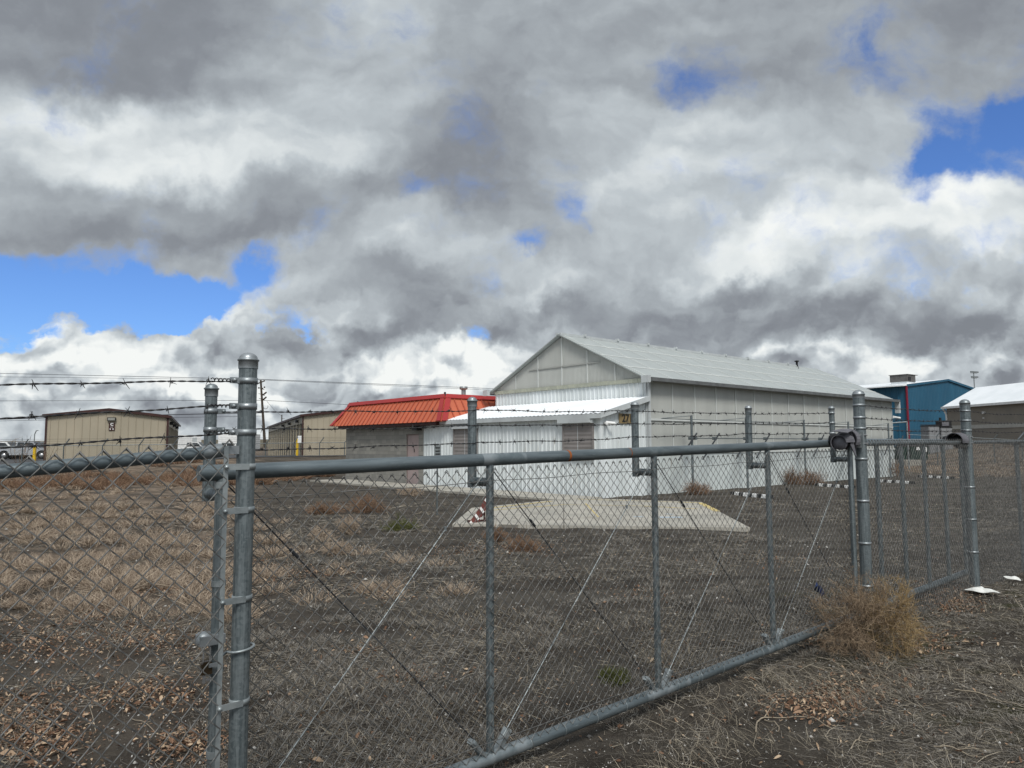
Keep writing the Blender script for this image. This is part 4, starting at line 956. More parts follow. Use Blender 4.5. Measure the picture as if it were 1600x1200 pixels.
# ---- roller housings clamped to the posts
def roller(x, label, full):
    wp = Vector((rf_.location.x, rf_.location.y, 0)) + Matrix.Rotation(FR_, 3, 'Z') @ Vector((x, 0, 0))
    t = empty('gate_roller', (wp.x, wp.y, 1.855), FR_, label, 'gate roller', 'roller housings clamped to the gate posts')
    for z in (-.005, .075):
        mb = MB(); th = np.linspace(0, math.pi, 16); rr = (.053 if x == 0 else .058)+.007
        mb.tube(np.concatenate([[(-.11, -.045, z)], np.stack([rr*np.cos(th+math.pi)*1.0, -rr*np.sin(th), np.full(16, z)], 1), [(rr, .05, z)]]), .0055, 8); mb.tube([(-.115, .045, z), (rr, .05, z)], .0055, 8); mb.build('u_bolt', CHROME, t)
    mb = MB(); mb.box((-.085, .0, .03), (.022, .13, .15)); mb.build('mount_plate', GALV2, t)
    xo = -.20
    def shell(mb, x0, x1, ra, rb, a0, a1, yc=.05, zc=.0, n=18):
        th = np.linspace(a0, a1, n)
        for k in range(n-1):
            q = []
            for (rr_2, ang) in ((1, th[k]), (1, th[k+1])): q.append((x0, yc+ra*math.cos(ang), zc+ra*math.sin(ang)))
            q2 = [(x1, yc+rb*math.cos(th[k+1]), zc+rb*math.sin(th[k+1])), (x1, yc+rb*math.cos(th[k]), zc+rb*math.sin(th[k]))]
            o_ = np.array((0, math.cos((th[k]+th[k+1])/2), math.sin((th[k]+th[k+1])/2)))*.006
            mb.prism([q[0], q[1]]+q2, tuple(o_))
    mb = MB()
    if full: shell(mb, -.20, -.13, .098, .102, -.9, math.pi+.5, zc=.03); mb.lathe([(.05,0),(.10,0),(.10,.006),(.05,.006)], (-.135, .05, .03), 24, axis='x')
    else: shell(mb, -.32, -.08, .095, .10, -.25, math.pi+.25, zc=.02); mb.lathe([(.04,0),(.098,0),(.098,.006),(.04,.006)], (-.085, .05, .02), 24, axis='x')
    g_ = mb.build('guard', GREYP, t)
    mb = MB(); mb.lathe([(0, -.10), (.05, -.10), (.062, -.05), (.045, .0), (.062, .05), (.05, .10), (0, .10)], (xo, .10, .03), 18, axis='y'); mb.build('roller', DARK, t)
    mb = MB(); mb.tube([(-.09, .02, .05), (xo, .10, .03)], .012, 8); mb.tube([(-.09, .02, .01), (xo+.02, .02, .0)], .010, 8); mb.build('bracket', GALV2, t)
    if full:   # torn second flap
        mb = MB(); shell(mb, -.37, -.25, .070, .098, -1.0, math.pi*.98, zc=.0); mb.prism([(-.43, -.06, .09), (-.25, -.05, .12), (-.25, .06, .13), (-.38, .10, .11)], (0, 0, .007)); mb.lathe([(.0,0),(.066,.005),(.066,.03),(.0,.03)], (-.35, .05, -.0), 18, axis='x'); mb.build('torn_guard', GREYP, t)
        mb = MB(); mb.prism([(-.28, -.03, .12), (-.255, -.035, .05), (-.29, -.03, -.02), (-.22, -.04, -.12), (-.17, -.03, -.13), (-.20, -.02, .0), (-.23, -.02, .08)], (0, .008, 0)); mb.build('guard_flap', GREYP, t)
roller(0., 'torn grey plastic roller housing on the post where the gate meets the fence', True)
roller(PX[1], 'intact grey roller housing on the second thick post from the right', False)

# ------------------------------------------------------------------ paving near the buildings
def P2(x, y, h=-.045):
    d = px_dir(x, y); k = (h-EYE.z)/d.z; return (d.x*k, d.y*k)
def L2W(a, b_, org=FR): return (org[0]+.757*a-.653*b_, org[1]+.653*a+.757*b_)
pad = [P2(707, 823), P2(1172, 829), P2(1124, 803), P2(1096, 787.5), P2(905, 781), P2(860, 784.5), P2(737, 797)]
mb = MB(); mb.prism([(a, c, .02) for a, c in pad], (0, 0, -.25)); o = mb.build('pavement', CONC); o['kind'] = 'structure'
sw = [L2W(-2.25, -.25), L2W(-.35, -.35), L2W(-.35, 18.5), L2W(-2.25, 18.5)]
mb = MB(); mb.prism([(a, c, .032) for a, c in sw], (0, 0, -.25)); o = mb.build('sidewalk', CONC); o['kind'] = 'structure'
mb = MB(); 
def stripe(p, q, w_, z=.026):
    p = np.array(p); q = np.array(q); d = (q-p)/np.linalg.norm(q-p); n = np.array((-d[1], d[0]))*w_/2
    mb.add([(*(p-n), z), (*(q-n), z), (*(q+n), z), (*(p+n), z)], [(0,1,2,3)])
stripe(P2(1060, 788), P2(1094, 789), .16); stripe(P2(1094, 789), P2(1121, 803), .18); stripe(P2(765, 797.5), P2(862, 786.5), .14); stripe(P2(900, 783), P2(1060, 788), .08)
stripe(P2(1000, 794), P2(1090, 799), .10); stripe(P2(770, 801), P2(880, 792), .10); stripe(P2(880, 792), P2(1000, 794), .07)
stripe(P2(915, 790), P2(935, 812), .04)
o = mb.build('road_marking', YELO); o['kind'] = 'structure'
mb = MB()
for a, b_, w_ in ((P2(1030, 812.5), P2(1066, 812.5), .30), (P2(990, 812), P2(1005, 811.5), .16), (P2(1040, 807), P2(1052, 808), .12)): stripe(a, b_, w_)
o = mb.build('road_marking', BLUEP); o['kind'] = 'structure'

# ------------------------------------------------------------------ parking stops
labs = ['black and white parking stop nearest the lean-to', 'second black and white parking stop along the greenhouse wall', 'black and white parking stop seen just right of the gate post', 'farthest black and white parking stop beyond the greenhouse corner']
base = None
for k, (x, y, dist, rot) in enumerate(((8.5, 26.0, 0, 0), (14.0, 31.7, 0, 0), (18.4, 35.1, 0, 0), (23.0, 39.6, 0, 0))):
    if base is None:
        base = empty('parking_stop', (0, 0, 0), 0); n = 9
        for j in range(n):
            x0 = -1.1+2.2*j/n; x1 = x0+2.2/n - .002
            sec = [(x0, -.075, 0), (x0, -.055, .10), (x0, -.035, .125), (x0, .035, .125), (x0, .055, .10), (x0, .075, 0)]
            mb = MB(); mb.prism(sec, (x1-x0, 0, 0)); mb.build('black_block' if j % 2 == 0 else 'white_block', BLKP if j % 2 == 0 else WHT, base)
        o = base
    else: o = copy_tree(base)
    o.location = (x, y, float(gh(x, y))); o.rotation_euler = (0, 0, math.atan2(-.94, .35))
    tag(o, labs[k], 'parking stop', 'striped parking stops beside the greenhouse')

# fallen barricade on the pad
bx, by = P2(751, 816, .02)
t = empty('fallen_barricade', (bx, by, .02), R(20), 'small collapsed barricade with striped boards lying on the pale concrete pad', 'barricade')
for j, (a, zc, tl) in enumerate(((0, .12, 52), (.16, .30, 60))):
    mb = MB(); ax = Matrix.Rotation(R(tl), 3, 'Y'); mb.box((0, 0, 0), (.62, .02, .15)); o = mb.build('board', worn('barricade_red', (.16,.05,.04), (.12,.04,.035), .7), t); o.location = (a-.1, j*.03, zc); o.rotation_euler = (0, R(-tl), 0)
    for q in (-.2, 0, .2):
        mb = MB(); mb.prism([(q-.04, -.013, -.07), (q+.02, -.013, -.07), (q+.06, -.013, .07), (q, -.013, .07)], (0, .002, 0)); mb.build('stripe', WHT, o)
mb = MB(); mb.box((.12, .08, .2), (.04, .04, .42)); mb.box((.0, .1, .03), (.6, .04, .04)); mb.build('leg', BROWN, t)

# thin sign post seen edge-on
sx, sy = P2(683, 805)
t = empty('sign_post', (sx, sy, -.045), R(60), 'thin metal post with an edge-on narrow sign between the gate and the lean-to', 'sign post')
mb = MB(); mb.prism([(-.03, 0, 0), (-.018, .02, 0), (.018, .02, 0), (.03, 0, 0), (.018, .006, 0), (-.018, .006, 0)], (0, 0, 1.93)); mb.build('post', GALV, t)
mb = MB(); mb.b2((-.15, -.006, 1.48), (.15, -.002, 1.90)); sp_ = mb.build('sign_plate', GALV2, t)
mb = MB()
for z in (1.55, 1.63, 1.71, 1.8): mb.b2((-.10, -.009, z), (.10, -.0065, z+.035))
mb.build('sign_print', BLKP, sp_)

# ------------------------------------------------------------------ ground cover
def vnoise(x, y, sc, seed):
    r_ = np.random.default_rng(seed); G = r_.random((128, 128)); x = np.asarray(x)*sc+500.3; y = np.asarray(y)*sc+500.7
    xi = np.floor(x).astype(int); yi = np.floor(y).astype(int); fx = x-xi; fy = y-yi; fx = fx*fx*(3-2*fx); fy = fy*fy*(3-2*fy)
    g = lambda a, b_: G[a % 128, b_ % 128]
    return (g(xi, yi)*(1-fx)+g(xi+1, yi)*fx)*(1-fy) + (g(xi, yi+1)*(1-fx)+g(xi+1, yi+1)*fx)*fy
def fb(x, y, sc, seed): return .55*vnoise(x, y, sc, seed)+.3*vnoise(x, y, sc*2.3, seed+1)+.15*vnoise(x, y, sc*5.1, seed+2)
def hug(P, lift=.004):
    g_ = gh(P[..., 0], P[..., 1]); P[..., 2] = np.maximum(P[..., 2], g_+lift); return P
def blades(bx, by, L, az, elv, w_, K=3, curve=.5, droop=.0):
    N = len(bx); t = np.linspace(0, 1, K)[None, :]
    a = az[:, None] + curve*(t)*rng.normal(0, 1, (N, 1))
    hx = np.cos(elv)[:, None]*L[:, None]*t; hz = np.sin(elv)[:, None]*L[:, None]*t*(1-droop*t)
    P = np.stack([bx[:, None]+np.cos(a)*hx, by[:, None]+np.sin(a)*hx, gh(bx, by)[:, None]+.003+hz], -1)
    return hug(P)
def near_pts(n, y0, y1, u0=-1.0, u1=1.15):
    n = int(n*(1.3 if u1 > 1 else 1))
    Yp = np.exp(rng.uniform(math.log(y0), math.log(y1), n)); return rng.uniform(u0, u1, n)*Yp, Yp
# lying straw and short dead grass
bx, by = near_pts(230000, 3.4, 24.)
on_pad = (by > 15.5) & (bx > -1.6) & (bx < 6.2) & (by < 24)
keep = (rng.random(len(bx)) < (.035 + np.clip((fb(bx, by, .95, 11)-.43)*5.5, 0, .9))) & (~on_pad | (rng.random(len(bx)) < .05))
bx, by = bx[keep], by[keep]; N = len(bx)
upr = rng.random(N) < .22*np.clip(fb(bx, by, .6, 31)*2.6-.7, 0, 1)*1.6
L = rng.gamma(3., .022, N)*(1+.03*by) + .02; L = np.minimum(L, .26); ele = np.where(upr, rng.uniform(.4, 1.3, N), rng.uniform(0, .16, N))
wd = (.0001+.00021*by)*rng.uniform(.5, 1.4, N)
P_ = blades(bx, by, L, rng.uniform(0, 2*math.pi, N), ele, wd, 3, .35)
half = rng.random(N) < .62
for nm, sel, mm in (('dead_grass', half, STRAWG), ('straw', ~half, STRAW)):
    V, F = btubes(P_[sel], wd[sel][:, None]*np.array([[1, .8, .25]]), 2)
    fast_mesh(nm, V, F, mm)['kind'] = 'stuff'
# standing dead grass: streaks in front of the gate
bx, by = near_pts(24000, 4.2, 8.5, -.15, .8); wv = fb(bx, by, 1.4, 51); k_ = rng.random(len(bx)) < np.clip((wv-.46)*5, 0, 1); bx, by = bx[k_], by[k_]; N = len(bx)
L = rng.uniform(.06, .22, N); wd = rng.uniform(.0006, .0013, N)
P_ = blades(bx, by, L, rng.normal(2.4, .9, N), rng.uniform(.25, 1.1, N), wd, 4, .4, .45)
V, F = btubes(P_, wd[:, None]*np.array([[1, .9, .7, .25]]), 2); fast_mesh('standing_grass', V, F, STRAW)['kind'] = 'stuff'
# leaf litter
lc = [(150,960,90,22,2.2),(230,1000,110,26,3),(60,1010,90,40,2.4),(230,1085,110,26,2.6),(40,1120,80,50,2.6),(60,1160,90,40,2),(290,1170,60,30,1.6),(250,925,60,14,1.2),(190,930,60,18,1.),(310,925,50,14,1.4),
      (1340,1075,80,34,.7),(1300,1100,50,30,1.4),(1240,1105,60,22,.8),(1470,945,45,22,1.8),(1500,955,40,14,1.),(1440,1005,70,18,1.1),(1290,1000,50,20,.8),(500,895,60,10,.7),(415,880,50,16,1.),(600,930,60,10,.5),(430,900,50,14,.9),
      (640,1060,60,14,.5),(560,1015,40,10,.3),(1000,930,60,12,.5),(760,860,60,9,.8),(830,860,60,9,.8),(700,860,50,8,.6),(1200,880,50,10,.4),(110,830,120,12,1.2),(330,850,60,14,1)]
LX, LY = [], []
for (x, y, a, b_, dn) in lc:
    n = int(400*dn); xs = np.clip(rng.normal(x, a*.55, n), -60, 1660); ys = np.clip(rng.normal(y, b_*.6, n), 760, 1230)
    for q, r in zip(xs, ys):
        p = P2(q, r); LX.append(p[0]); LY.append(p[1])
q1, q2 = near_pts(3200, 3.6, 15.); LX = np.concatenate([LX, q1]); LY = np.concatenate([LY, q2]); N = len(LX)
l = rng.gamma(3.5, .0031, N)+.003*(1+.02*LY); wl = l*rng.uniform(.22, .55, N); a = rng.uniform(0, 6.28, N); tl = rng.normal(0, .45, N); tr = rng.normal(0, .45, N)
ux = np.stack([np.cos(a)*np.cos(tl), np.sin(a)*np.cos(tl), np.sin(tl)], 1); vx = np.stack([-np.sin(a)*np.cos(tr), np.cos(a)*np.cos(tr), np.sin(tr)], 1)
c = np.stack([LX, LY, gh(LX, LY)+rng.uniform(.006, .022, N)], 1); up_ = np.array((0, 0, 1.)); cu_ = (l*rng.uniform(.1, .8, N))[:, None]
pts = [c-ux*l[:, None], c-ux*(l*.3)[:, None]-vx*wl[:, None]+up_*cu_*.6, c-ux*(l*.3)[:, None]+vx*wl[:, None]+up_*cu_*.6, c+ux*(l*.4)[:, None]-vx*(wl*.8)[:, None]+up_*cu_*.5, c+ux*(l*.4)[:, None]+vx*(wl*.8)[:, None]+up_*cu_*.5, c+ux*l[:, None]+up_*cu_*.2, c+ux*(l*.05)[:, None]]
V = np.stack(pts, 1).reshape(-1, 3); i = np.arange(N)[:, None]*7
F = np.concatenate([i+np.array([[0,1,6,2]]), i+np.array([[1,3,5,6]]), i+np.array([[6,5,4,2]])]); fast_mesh('leaf_litter', V, F, LEAF)['kind'] = 'stuff'
# pebbles
q1, q2 = near_pts(11000, 3.5, 16.); N = len(q1); sz = (rng.gamma(2., .0022, N)+.0015)*(1+.05*q2)
base_ = np.array([(1,0,0),(0,1,0),(-1,0,0),(0,-1,0),(0,0,.7),(0,0,-.5)], float)
V = base_[None]*rng.uniform(.6, 1.4, (N, 6, 1)); an = rng.uniform(0, 6.28, N); ca, sa = np.cos(an)[:, None], np.sin(an)[:, None]
V = np.stack([V[..., 0]*ca-V[..., 1]*sa*.7, V[..., 0]*sa+V[..., 1]*ca*.7, V[..., 2]], -1)*sz[:, None, None]; V += np.stack([q1, q2, gh(q1, q2)+sz*.3], 1)[:, None]
i = np.arange(N)[:, None]*6; F = np.concatenate([i+np.array([t_]) for t_ in ((0,1,4),(1,2,4),(2,3,4),(3,0,4),(1,0,5),(2,1,5),(3,2,5),(0,3,5))])
fast_mesh('pebbles', V.reshape(-1, 3), F, PEB, smooth=True)['kind'] = 'stuff'
# tufts of bunch grass and low brush
def tufts(name, cx, cy, rad, hgt, nb, m, wk=.0011, wy=.00022, K=4, spread=1.0, kind='stuff'):
    V_, bx, by, L, az, el_, wd = None, [], [], [], [], [], []
    for x, y, r, h_ in zip(cx, cy, rad, hgt):
        a = rng.uniform(0, 6.28, nb); rr = r*np.sqrt(rng.random(nb))*.55
        bx.append(x+np.cos(a)*rr); by.append(y+np.sin(a)*rr); az.append(a+rng.normal(0, .5, nb)); e = rng.uniform(.35, 1.45, nb)
        el_.append(e); L.append(h_*rng.uniform(.55, 1.15, nb)/np.maximum(.55, np.sin(e))*np.where(e < .8, .75, 1.)); wd.append(np.full(nb, wk+wy*y))
    bx, by, L, az, el_, wd = map(np.concatenate, (bx, by, L, az, el_, wd))
    P_ = blades(bx, by, L, az, el_, wd, K, .45, .28)
    V, F = btubes(P_, wd[:, None]*np.linspace(1, .3, K)[None], 2); o = fast_mesh(name, V, F, m); o['kind'] = kind; return o
Yp = np.exp(rng.uniform(math.log(8.), math.log(40.), 1500)); up_u = rng.uniform(-.80, -.06, 1500)
pr = np.where(up_u < -.36, .75, .07)*np.clip(fb(up_u*Yp, Yp, .45, 71)*3-.75, .04, 1)*np.where((up_u > -.36) & (Yp > 22), 0., 1.)
k_ = rng.random(1500) < pr; cx, cy = (up_u*Yp)[k_], Yp[k_]; n = len(cx)
tufts('bunch_grass', cx, cy, rng.uniform(.12, .42, n)*(1+.008*cy), rng.uniform(.09, .26, n), 110, TUFT)
mx, my = near_pts(900, 4., 17., -.42, .8); k_ = (rng.random(len(mx)) < np.clip((fb(mx, my, .8, 11)-.40)*4, .04, 1)) & ~((my > 15.) & (mx > -2.) & (mx < 6.5)); mx, my = mx[k_], my[k_]; n = len(mx)
tufts('matted_weeds', mx, my, rng.uniform(.15, .42, n), rng.uniform(.025, .07, n), 170, STRAWG, .0007, .00019, 4)
# clumps the photo shows close to the fence on the left
spots = [(30,895),(60,905),(85,885),(110,905),(130,890),(190,905),(215,920),(245,905),(235,925),(330,905),(345,890),(180,930),(50,850),(300,800),(330,795),(250,810),(200,800),(150,800),(90,815),(40,810),(380,790),(420,850),(400,830),(410,900),(430,870),(20,790)]
sxy = np.array([P2(*q) for q in spots]); n = len(sxy)
tufts('bunch_grass', sxy[:, 0], sxy[:, 1], rng.uniform(.30, .55, n), rng.uniform(.16, .30, n), 330, TUFT, .0010)
bb_ = rng.uniform(35, 49, 230); xx_ = rng.uniform(-36, -11, 230); cy = (bb_+.656*xx_)/.755; k_ = (cy > 22) & (np.abs(xx_/cy) < .8) & (xx_/cy < -.24) & ((xx_/cy < -.36) | (bb_ < 42))
cx, cy = xx_[k_], cy[k_]; n = len(cx)
tufts('brush', cx, cy, rng.uniform(.5, 1.1, n), rng.uniform(.35, .8, n), 130, BRUSHR, .0025, .0002)
cx = rng.uniform(24, 52, 240); cy = rng.uniform(38, 66, 240); k_ = (cx/cy > .52) & (cx/cy < .8); cx, cy = cx[k_], cy[k_]; n = len(cx)
tufts('field_grass', cx, cy, rng.uniform(.4, 1.0, n), rng.uniform(.12, .35, n), 80, TUFT, .002, .0002)

# ------------------------------------------------------------------ single plants
def twigs(name, loc, rad, hgt, n1_, n2_, n3_, m, label, cat_, group=None, r0=.0022, up_bias=.35, ball=False, seed=1, lean=(0,0)):
    global rng
    old = rng; rng = np.random.default_rng(seed); parts = []
    K = 6; t = np.linspace(0, 1, K)[None, :, None]
    a = rng.uniform(0, 6.28, n1_); e = np.arcsin(rng.uniform(-.8 if ball else up_bias, 1, n1_))
    d = np.stack([np.cos(a)*np.cos(e), np.sin(a)*np.cos(e), np.sin(e)], 1); sc = np.array((rad, rad, hgt))
    end = d*sc*rng.uniform(.65, 1.05, (n1_, 1)); end[:, 0] += lean[0]*end[:, 2]; end[:, 1] += lean[1]*end[:, 2]
    bend = rng.normal(0, .16, (n1_, 1, 3))*rad
    st = rng.normal(0, .05*rad, (n1_, 1, 3))*np.array((1,1,0))
    P1 = st + end[:, None]*t + bend*np.sin(t*math.pi)
    parts.append(btubes(P1, r0*np.linspace(1, .4, K)[None], 3))
    def sub(P, n, lf, rr):
        M = P.shape[0]; j = rng.integers(1 if not ball else 2, P.shape[1]-1, (M, n)); fr = rng.random((M, n, 1))
        ii = np.arange(M)[:, None]; s0 = P[ii, j]*(1-fr)+P[ii, j+1]*fr; dd = P[ii, j+1]-P[ii, j]; dd /= np.linalg.norm(dd, axis=2, keepdims=True)+1e-9
        dd = dd + rng.normal(0, .65, dd.shape); dd /= np.linalg.norm(dd, axis=2, keepdims=True)
        ln = lf*rng.uniform(.4, 1.1, (M, n, 1)); kk = 4; tt = np.linspace(0, 1, kk)[None, None, :, None]
        cv = rng.normal(0, .22, (M, n, 1, 3))
        Q = s0[:, :, None] + dd[:, :, None]*ln[:, :, None]*tt + cv*ln[:, :, None]*tt*tt
        Q = Q.reshape(-1, kk, 3); parts.append(btubes(Q, rr*np.linspace(1, .45, kk)[None], 3 if rr > .001 else 2)); return Q
    Q = sub(P1, n2_, rad*.42, r0*.6)
    if n3_: sub(Q, n3_, rad*.22, r0*.42)
    V, F = cat(parts); V = V + np.array(loc)
    V[:, 2] = np.maximum(V[:, 2], gh(V[:, 0], V[:, 1])+.004)
    V -= np.array(loc); rng = old
    o = fast_mesh(name, V, F, m); o.location = loc; return tag(o, label, cat_, group)
def PG(x, y):
    h_ = -.045
    for _ in range(6): p = P2(x, y, h_); h_ = float(gh(p[0], p[1]))
    return p
def G3(x, y, dz=0.): p = PG(x, y); return (p[0], p[1], float(gh(p[0], p[1]))+dz)
twigs('tumbleweed', (2.96, 6.55, .24), .29, .40, 46, 14, 4, TWB, 'pale tangled tumbleweed caught left of the gate post foot', 'tumbleweed', None, .0026, ball=True, seed=3)
twigs('tumbleweed', (3.20, 6.66, .26), .27, .44, 46, 14, 4, TWB, 'dark brown tumbleweed pressed against the foot of the gate post', 'tumbleweed', None, .0026, ball=True, seed=4)
twigs('tumbleweed', (3.42, 6.70, .22), .27, .42, 60, 15, 5, TWG, 'golden bushy tumbleweed right of the gate post below the chain-link fence', 'tumbleweed', None, .0024, ball=True, seed=5)
wl_ = [((703, 757), .45, .72, BRUSHR, 'reddish dry weed against the white wall, left of the gate arm'), ((786, 765), .55, .75, BRUSHR, 'reddish dry weed against the white wall, right of the gate arm'),
       ((1090, 772), .65, .35, BRUSHR, 'low rusty weed at the near end of the greenhouse wall'), ((1239, 757), .7, .75, BRUSHR, 'dark rusty weed at the greenhouse wall above the parking stops'),
       ((1268, 757), .8, .6, BRUSHR, 'wide rusty weed close to the second parking stop'), ((1388, 744), 1.0, .95, BRUSHR, 'rusty weed at the far corner of the greenhouse'),
       ((775, 846), .30, .30, BRUSHR, 'low brown weed growing beside the collapsed barricade'), ((815, 862), .38, .22, BRUSHR, 'low brown weed on the gravel before the concrete pad'),
       ((568, 800), .75, .35, BRUSHR, 'thin pinkish dry weed patch in the drive, left of the sign post'), ((545, 835), .30, .5, TUFT, 'pinkish dry weed with a leafy foot in the gravel drive'), ((500, 842), .26, .22, TUFT, 'small tan tuft on the gravel left of centre'),
       ((526, 866), .28, .2, TUFT, 'small tan tuft with brown leaves on the gravel drive'), ((626, 828), .42, .16, WEED, 'low green weed in the gravel left of the pad'), ((960, 1062), .16, .05, WEED, 'small yellow-green moss clump behind the gate'),
       ((505, 803), .55, .25, BRUSHR, 'rounded dry weed at the edge of the dark drive'), ((640, 775), .5, .3, TUFT, 'low tan weed beside the sidewalk edge')]
for k, (p, r, h_, mm, lb) in enumerate(wl_):
    twigs('dry_weed' if mm != WEED else 'green_weed', G3(*p), r, h_, 46, 9, 3, mm, lb, 'weed', 'weeds dotted over the yard', .0022+.00022*P2(*p)[1], .25, seed=20+k)
sap = [(-30.0, 44.2), (-28.6, 44.6)]
for k, (x, y) in enumerate(sap):
    twigs('bare_sapling', (x, y, float(gh(x, y))), 1.1, 2.1-.5*k, 9, 2, 0, TWB, ['bare leafless sapling before the left end of the signed storage building', 'smaller bare sapling right beside the taller one at the storage building'][k], 'sapling', 'bare saplings at the storage building', .018, .75, seed=60+k)

# sticks, litter
def stick(p, q, r, m, label, bow=.04, z=.012, fork=False, seed=0):
    rr = np.random.default_rng(seed); a = np.array(G3(*p)); b_ = np.array(G3(*q)); n = 10; t_ = np.linspace(0, 1, n)[:, None]
    d = b_-a; nrm = np.array((-d[1], d[0], 0)); C_ = a+(b_-a)*t_+nrm*bow*np.sin(t_*math.pi)+np.array((0, 0, 1.))*(z+.02*np.sin(t_*math.pi*1.5)**2) + rr.normal(0, .002, (n, 3))
    mb = MB(); mb.tube(C_-a, np.linspace(r, r*.4, n), 6)
    if fork: mb.tube([C_[4]-a, C_[4]-a+d*.25+nrm*.15+np.array((0,0,.02)), C_[4]-a+d*.42+nrm*.3], [r*.6, r*.4, r*.2], 5)
    o = mb.build('dry_stick', m, None); o.location = a; tag(o, label, 'stick', 'dry sticks scattered on the ground')
PALE = worn('pale_twig', (.36,.30,.22), (.24,.20,.15), .85, 0, 30.)
stick((1492, 1080), (1606, 1110), .006, PALE, 'long straight pale stick lying at the right edge', .02, seed=1)
stick((1332, 985), (1388, 1032), .006, PALE, 'bent pale branch lying in front of the dark tumbleweed', -.12, .04, True, 2)
stick((1180, 1145), (1262, 1128), .006, PALE, 'thick curled pale root on the soil below the gate', .3, .01, True, 3)
stick((1195, 1128), (1215, 1150), .004, PALE, 'short pale twig beside the curled root', .2, .01, False, 4)
stick((1255, 1118), (1335, 1150), .004, PALE, 'thin grey stick slanting away right of the curled root', -.1, .01, False, 5)
stick((1120, 1068), (1100, 1110), .003, PALE, 'thin dark twig below the foot of the third gate panel', .1, .01, False, 6)
stick((205, 1125), (262, 1160), .003, PALE, 'straight pale twig on dark soil behind the left fence', .02, .01, False, 7)
stick((1460, 1168), (1540, 1192), .005, PALE, 'forked pale stick low at the right corner', .05, .01, True, 8)
stick((1330, 1172), (1378, 1165), .004, PALE, 'short knotted pale stick near the bottom right', .25, .01, True, 9)
stick((1130, 1020), (1190, 1035), .003, PALE, 'thin twig lying beneath the bottom rail', .1, .01, False, 10)
def sheet(name, p, poly, m, label, cat_, curl=.03, z=.02, seed=0, toward=0.):
    rr = np.random.default_rng(seed); o0 = np.array(G3(*p)); o0[:2] += np.array((.669, -.743))*toward; o0[2] = float(gh(o0[0], o0[1])); n = len(poly); c = np.mean(poly, axis=0)
    mb = MB(); ring = [(x, y, z+rr.uniform(0, curl)) for x, y in poly]; inner = [(c[0]+(x-c[0])*.5, c[1]+(y-c[1])*.5, z+rr.uniform(.0, curl*1.3)) for x, y in poly]
    v = ring+inner+[(c[0], c[1], z+curl*.8)]; f = [(i, (i+1) % n, n+(i+1) % n, n+i) for i in range(n)]+[(n+i, n+(i+1) % n, 2*n) for i in range(n)]
    mb.add(v, f, True); o = mb.build(name, m); o.location = o0
    md = o.modifiers.new('s', 'SOLIDIFY'); md.thickness = .002; o.modifiers.new('sub', 'SUBSURF').levels = 1; o.modifiers['sub'].render_levels = 2
    return tag(o, label, cat_)
sheet('plastic_scrap', (1511, 927), [(-.15,.16),(-.11,.15),(-.02,.11),(.04,.16),(.08,.10),(.10,.02),(.15,-.05),(.16,-.13),(.05,-.12),(-.04,-.08),(-.09,.02)], PLAST, 'larger crumpled white plastic scrap at the foot of the right fence', 'litter', .07, seed=3, toward=.16)
sheet('plastic_scrap', (1549, 909), [(-.10,.07),(.0,.09),(.08,.02),(.10,-.07),(.0,-.08),(-.07,-.01)], PLAST, 'smaller white scrap lying farther along the right fence', 'litter', .09, seed=4, toward=.24)
sheet('food_wrapper', (1600, 884), [(-.10,.08),(.04,.10),(.10,.0),(.05,-.12),(-.06,-.08)], ORNG, 'crumpled orange wrapper at the right edge beside the fence', 'litter', .12, seed=5, toward=.2)
sheet('cloth_scrap', (1281, 945), [(-.05,.06),(.03,.08),(.06,.02),(.04,-.08),(-.03,-.09),(-.06,-.02)], CLOTHB, 'dark blue cloth scrap caught beside the pale tumbleweed', 'cloth', .26, seed=6)

# ------------------------------------------------------------------ background fences, poles, vehicles
def far_fence(p0, p1, npost, ztop, label, arm=.42, mesh=.11):
    p0 = np.array(p0, float); p1 = np.array(p1, float); L = np.linalg.norm(p1-p0); rz = math.atan2(p1[1]-p0[1], p1[0]-p0[0]); d = (p1-p0)/L
    t = empty('chain_link_fence', (p0[0], p0[1], 0), rz, label, 'fence', 'chain-link fences of the yard'); zf = (lambda x: ztop[0]+(ztop[1]-ztop[0])*x/L)
    gl = lambda x: float(gh(p0[0]+d[0]*x, p0[1]+d[1]*x))
    for k in range(npost):
        x = L*k/(npost-1); mb = MB(); mb.tube([(x, 0, gl(x)-.2), (x, 0, zf(x)), (x+.05, -.05, zf(x)+.05), (x+arm*.6, -.2, zf(x)+arm)] if arm else [(x, 0, gl(x)-.2), (x, 0, zf(x)+.05)], .034, 8); mb.build('post', GALV, t)
    mb = MB(); mb.tube([(0, 0, zf(0)), (L, 0, zf(L))], .024, 6); mb.build('top_rail', GALV2, t)
    xs = np.linspace(0, L, 60); gv = gh(p0[0]+d[0]*xs, p0[1]+d[1]*xs)
    chainlink('fabric', t, 0, L, lambda x: np.interp(x, xs, gv)+.05, lambda x: zf(x), mesh, .0028, m=WIRE, knuckle=False, sides=3)
    if arm:
        for q in (.15, .28, .4):
            mb = MB(); mb.tube([(q*.6, -.2*q/arm, zf(0)+q), (L, -.2*q/arm, zf(L)+q)], .006, 4); mb.build('barbed_wire', BARB, t)
    return t
def onb(bv, u): y = bv/(.755-.656*u); return (u*y, y)
far_fence(onb(51., -.80), onb(51., -.231), 13, (1.83, 2.08), 'distant fence with slanted arms along the storage lot on the left')
far_fence((.545*58, 58), (.74*60, 60), 6, (2.55, 1.95), 'distant fence on the brown field in front of the grey-brown building', .35)
fa = empty('pipe_gate_frame', (.524*52, 52, 0), R(4), 'tall pale pipe frame standing between the greenhouse corner and the blue warehouse', 'pipe frame')
